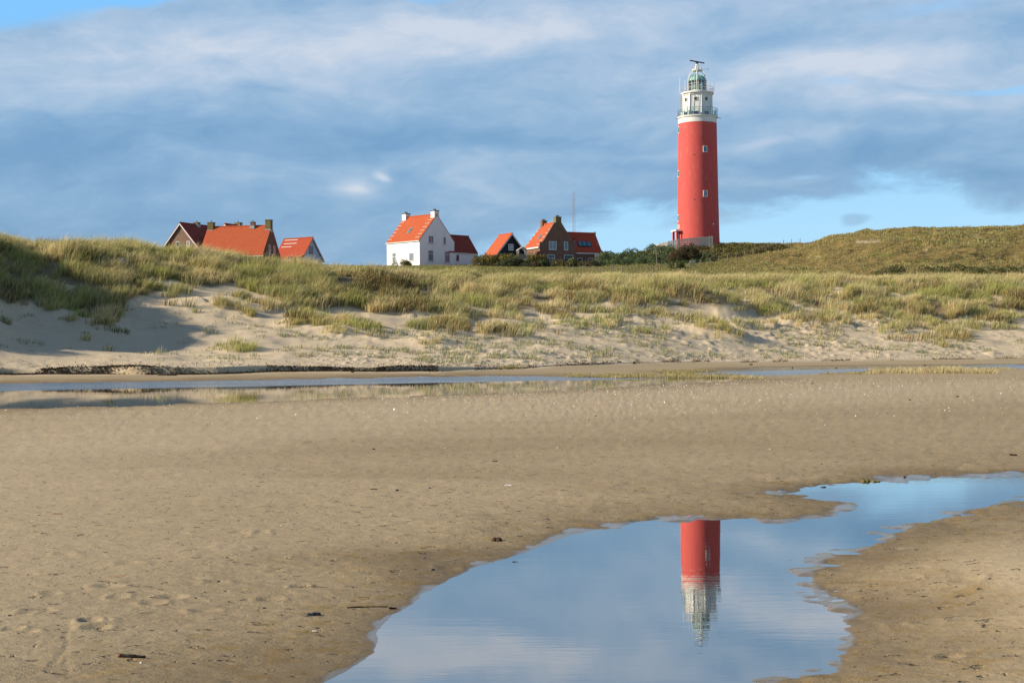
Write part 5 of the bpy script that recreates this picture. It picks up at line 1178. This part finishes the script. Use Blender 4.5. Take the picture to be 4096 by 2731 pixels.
u = rs.uniform(-.06, .42, 9000); Dw = D_sc(u) + rs.normal(0, .35, len(u)) + np.where(rs.uniform(0, 1, len(u)) < .3, 1.6, 0); ok = rs.uniform(0, 1, len(u)) < sst(.42, .62, vnoise(u * 90, u * 0, 9)) * .75; u, Dw = u[ok], Dw[ok]; x = u * Dw
P2 = np.stack([x, Dw, height(x, Dw)], 1)
u = rs.uniform(-.42, .42, 9000); Dw = D_sc(u) + 1.2 + np.abs(rs.normal(0, 2.2, len(u))); x = u * Dw; P3 = np.stack([x, Dw, height(x, Dw)], 1)
WEED = LC((.06, .04, .022), (.085, .056, .03), (.045, .03, .018), (.15, .10, .05))
specks('weed_shade_line', np.concatenate([P1, P2, P3[:1500]]), .042, WEED, M_LEAF, rs, .6)
Dw = rs.uniform(30, 64, 52000); u = rs.uniform(-.42, .42, len(Dw)); x = u * Dw; zf, s1, s2, nn = zflat(x, Dw)
ok = (s2 > .3) & (rs.uniform(0, 1, len(x)) < np.exp(-np.maximum(s2, 0) / 5.5) * (.3 + .7 * sst(-.25, .1, u))); x, Dw = x[ok], Dw[ok]
t = mat('shell_grit'); t.P('Base Color', t.tint()); t.P('Roughness', .3); t.P('Specular IOR Level', .6)
specks('shell_grit', np.stack([x, Dw, height(x, Dw)], 1), .013, LC((.85, .78, .74), (.75, .7, .62)), t.mat, rs, .8)
print('flotsam ready')
# ---------------------------------------------------------------- sky, sun, camera
SUN_EL = math.radians(24.); SUN_AZ = math.radians(-98.)      # azimuth from +Y towards +X
sd = Vector((math.cos(SUN_EL) * math.sin(SUN_AZ), math.cos(SUN_EL) * math.cos(SUN_AZ), math.sin(SUN_EL)))
SKY_GAIN = 8.7
def make_sky():
    w = bpy.data.worlds.new('World'); scene.world = w; w.use_nodes = True; nt = w.node_tree; t = NT(nt)
    for n in list(nt.nodes): nt.nodes.remove(n)
    sky = t.n('ShaderNodeTexSky', sky_type='NISHITA'); sky.sun_disc = False; sky.sun_elevation = SUN_EL; sky.sun_rotation = SUN_AZ; sky.air_density = 1.2; sky.dust_density = .6
    d = t.n('ShaderNodeTexCoord').outputs['Generated']; x, y, z = t.sep(d)
    az = t.m('ARCTAN2', x, y); el = t.m('ARCSINE', t.m('MINIMUM', t.m('MAXIMUM', z, 0.), 1.))
    # cloud texture in azimuth and elevation: streets of cloud seen low over the horizon, tilted a little
    def N(ka, ke, s_, det=5, ro=.52, dist=0.): return t.noise(t.xyz(t.m('MULTIPLY', ax, ka), t.m('MULTIPLY', ez, ke), s_), 1., det, ro, dist)
    wx = t.noise(t.xyz(t.m('MULTIPLY', az, 7.), t.m('MULTIPLY', el, 18.), 2.), 1., 3, .5); wz = t.noise(t.xyz(t.m('MULTIPLY', az, 7.), t.m('MULTIPLY', el, 18.), 9.), 1., 3, .5)
    ax = t.m('ADD', az, t.m('MULTIPLY', t.m('SUBTRACT', wx, .5), .07)); ez = t.m('ADD', el, t.m('MULTIPLY', t.m('SUBTRACT', wz, .5), .04))
    ez = t.m('SUBTRACT', ez, t.m("MULTIPLY", az, .045))
    n1 = N(9., 30., 0., 6, .55); n2 = N(22., 48., 4., 7, .63); n3 = N(4., 11., 7., 3)
    def E(xd, yd, rx, ry, k=1.):
        ca = math.atan((xd - 1176) / 3266.7); ce = math.atan(((791.3 - .007 * (xd - 1176)) - yd) / 3266.7 * math.cos(ca)) - .045 * ca
        a = t.m('DIVIDE', t.m('SUBTRACT', ax, ca), rx / 3267.); b = t.m('DIVIDE', t.m('SUBTRACT', ez, ce), ry / 3267.)
        return t.m('MULTIPLY', t.m('EXPONENT', t.m('MULTIPLY', t.m('ADD', t.m('MULTIPLY', a, a), t.m('MULTIPLY', b, b)), -1.)), k)
    def add(*a):
        o = a[0]
        for q in a[1:]: o = t.m('ADD', o, q)
        return o
    # brightness of the cloud deck
    B = add(t.m('MULTIPLY', t.ss(el, .13, .20), .26), t.m('MULTIPLY', t.m('SUBTRACT', n1, .5), .95), t.m('MULTIPLY', t.m('SUBTRACT', n2, .5), .75), t.m('MULTIPLY', t.m('SUBTRACT', n3, .5), .35), .30)
    B = add(B, E(200,190,420,50,.24), E(560,110,420,60,.16), E(1000,90,420,70,.28), E(1450,60,300,40,.20), E(1850,180,300,60,.28), E(2150,130,200,40,.16), E(2100,240,190,26,.24), E(1500,250,420,60,.12), E(1100,445,130,60,.30), E(800,425,40,22,.62), E(868,403,16,14,.6), E(1800,322,420,14,.25), E(1650,230,120,60,.10), E(640,370,200,30,.16), E(1350,400,160,40,.16), E(1950,150,220,40,.14))
    B = add(B, E(300,330,560,50,-.16), E(350,530,560,60,-.14), E(1000,330,260,30,-.22), E(1350,475,200,30,-.18), E(1650,110,160,26,-.20), E(1950,440,420,26,-.14), E(2300,420,110,60,-.14), E(1750,270,120,22,-.16), E(2020,350,300,22,-.14), E(1250,130,200,26,-.12), E(650,215,300,18,-.10), E(2250,90,180,30,-.16))
    deck = t.n('ShaderNodeValToRGB'); cr = deck.color_ramp
    stops = [(0., (.148,.312,.545)), (.28, (.208,.380,.605)), (.52, (.30,.455,.655)), (.76, (.42,.540,.710)), (1., (.58,.645,.755))]
    cr.elements[0].position = 0.; cr.elements[0].color = (*stops[0][1], 1); cr.elements[1].position = 1.; cr.elements[1].color = (*stops[-1][1], 1)
    for p_, c_ in stops[1:-1]: e = cr.elements.new(p_); e.color = (*c_, 1)
    t.put(deck.inputs[0], B)
    # clear air: a low window over the horizon, gaps high up at the left and right
    edge = t.ss(az, -.12, .10, .040, .092); edge = t.m('ADD', edge, t.ss(az, .10, .30, 0., .014)); edge = t.m('SUBTRACT', edge, t.m('MULTIPLY', t.ss(az, .29, .34), .018))
    jag = t.m('ADD', t.m('MULTIPLY', t.m('SUBTRACT', n1, .5), .055), t.m('MULTIPLY', t.m('SUBTRACT', n2, .5), .05))
    low = t.ss(t.m('SUBTRACT', t.m('ADD', el, jag), edge), -.012, .012, 1., 0.)
    low = t.m('MULTIPLY', low, t.ss(az, -.20, .04, .15, 1.))
    jn = t.m('ADD', t.m('MULTIPLY', t.m('SUBTRACT', n2, .5), .8), t.m('MULTIPLY', t.m('SUBTRACT', n1, .5), .6))
    tl = t.ss(t.m('ADD', add(E(-40,-10,240,60,1.5), E(330,-8,150,26,1.0), E(1010,-34,150,36,1.0)), jn), .40, .95)
    gap = t.ss(t.m('ADD', add(E(2290,194,190,12,.9), E(1950,205,90,14,.6), E(2150,20,260,34,.62), E(1830,405,50,12,.6), E(1000,325,160,16,.4), E(2120,300,90,12,.4)), jn), .35, 1.0)
    hole = t.m('MULTIPLY', t.ss(n3, .60, .72), t.ss(el, .26, .45))
    clear = t.m('MINIMUM', add(low, tl, t.m('MULTIPLY', gap, .65), hole), 1.)
    puff = t.m('MULTIPLY', t.ss(t.m('ADD', add(E(1925,520,46,16,.9), E(2300,470,80,24,.55)), jn), .38, .85), .6)
    clear = t.m('MULTIPLY', clear, t.m('SUBTRACT', 1., puff))
    air = t.mix(t.ss(el, .02, .22), (.42, .72, .95), (.20, .53, .95))
    k10 = t.n('ShaderNodeVectorMath', operation='SCALE'); t.put(k10.inputs[0], t.mix(clear, deck.outputs[0], air)); k10.inputs['Scale'].default_value = SKY_GAIN
    col = t.mix(.88, sky.outputs[0], k10.outputs[0]); zen = t.mix(.88, sky.outputs[0], t.mix(t.ss(n3, .45, .65), (.45, 1.05, 2.3), (1.5, 1.9, 2.6))); col = t.mix(t.ss(el, .25, .46), col, zen)
    bg = t.n('ShaderNodeBackground'); t.put(bg.inputs['Color'], col); bg.inputs['Strength'].default_value = .1
    out = t.n('ShaderNodeOutputWorld'); nt.links.new(bg.outputs[0], out.inputs[0])
make_sky()
L = bpy.data.lights.new('sun', 'SUN'); L.energy = 5.0; L.angle = math.radians(.5); L.color = (1., .88, .71)
lo = bpy.data.objects.new('sun', L); COL.objects.link(lo); lo.rotation_euler = sd.to_track_quat('Z', 'Y').to_euler(); lo.location = (-60, -10, 60)
cam = bpy.data.cameras.new('camera'); cam.sensor_width = 36.; cam.lens = F / 4096 * 36.; cam.shift_y = (HY - 1365.5) / 4096; cam.clip_start = .1; cam.clip_end = 6000
co = bpy.data.objects.new('camera', cam); COL.objects.link(co); co.location = (0, 0, CH)
from mathutils import Matrix
co.rotation_euler = (Matrix.Rotation(math.pi / 2, 4, 'X') @ Matrix.Rotation(math.radians(-.4), 4, 'Z')).to_euler()
scene.camera = co
vs = scene.view_settings; vs.view_transform = 'Standard'; vs.look = 'None'; vs.exposure = .35; vs.gamma = 1.; vs.use_curve_mapping = False
cy = scene.cycles; cy.max_bounces = 6; cy.transparent_max_bounces = 12; cy.caustics_reflective = False; cy.caustics_refractive = False; cy.use_denoising = True; cy.sample_clamp_indirect = 4.
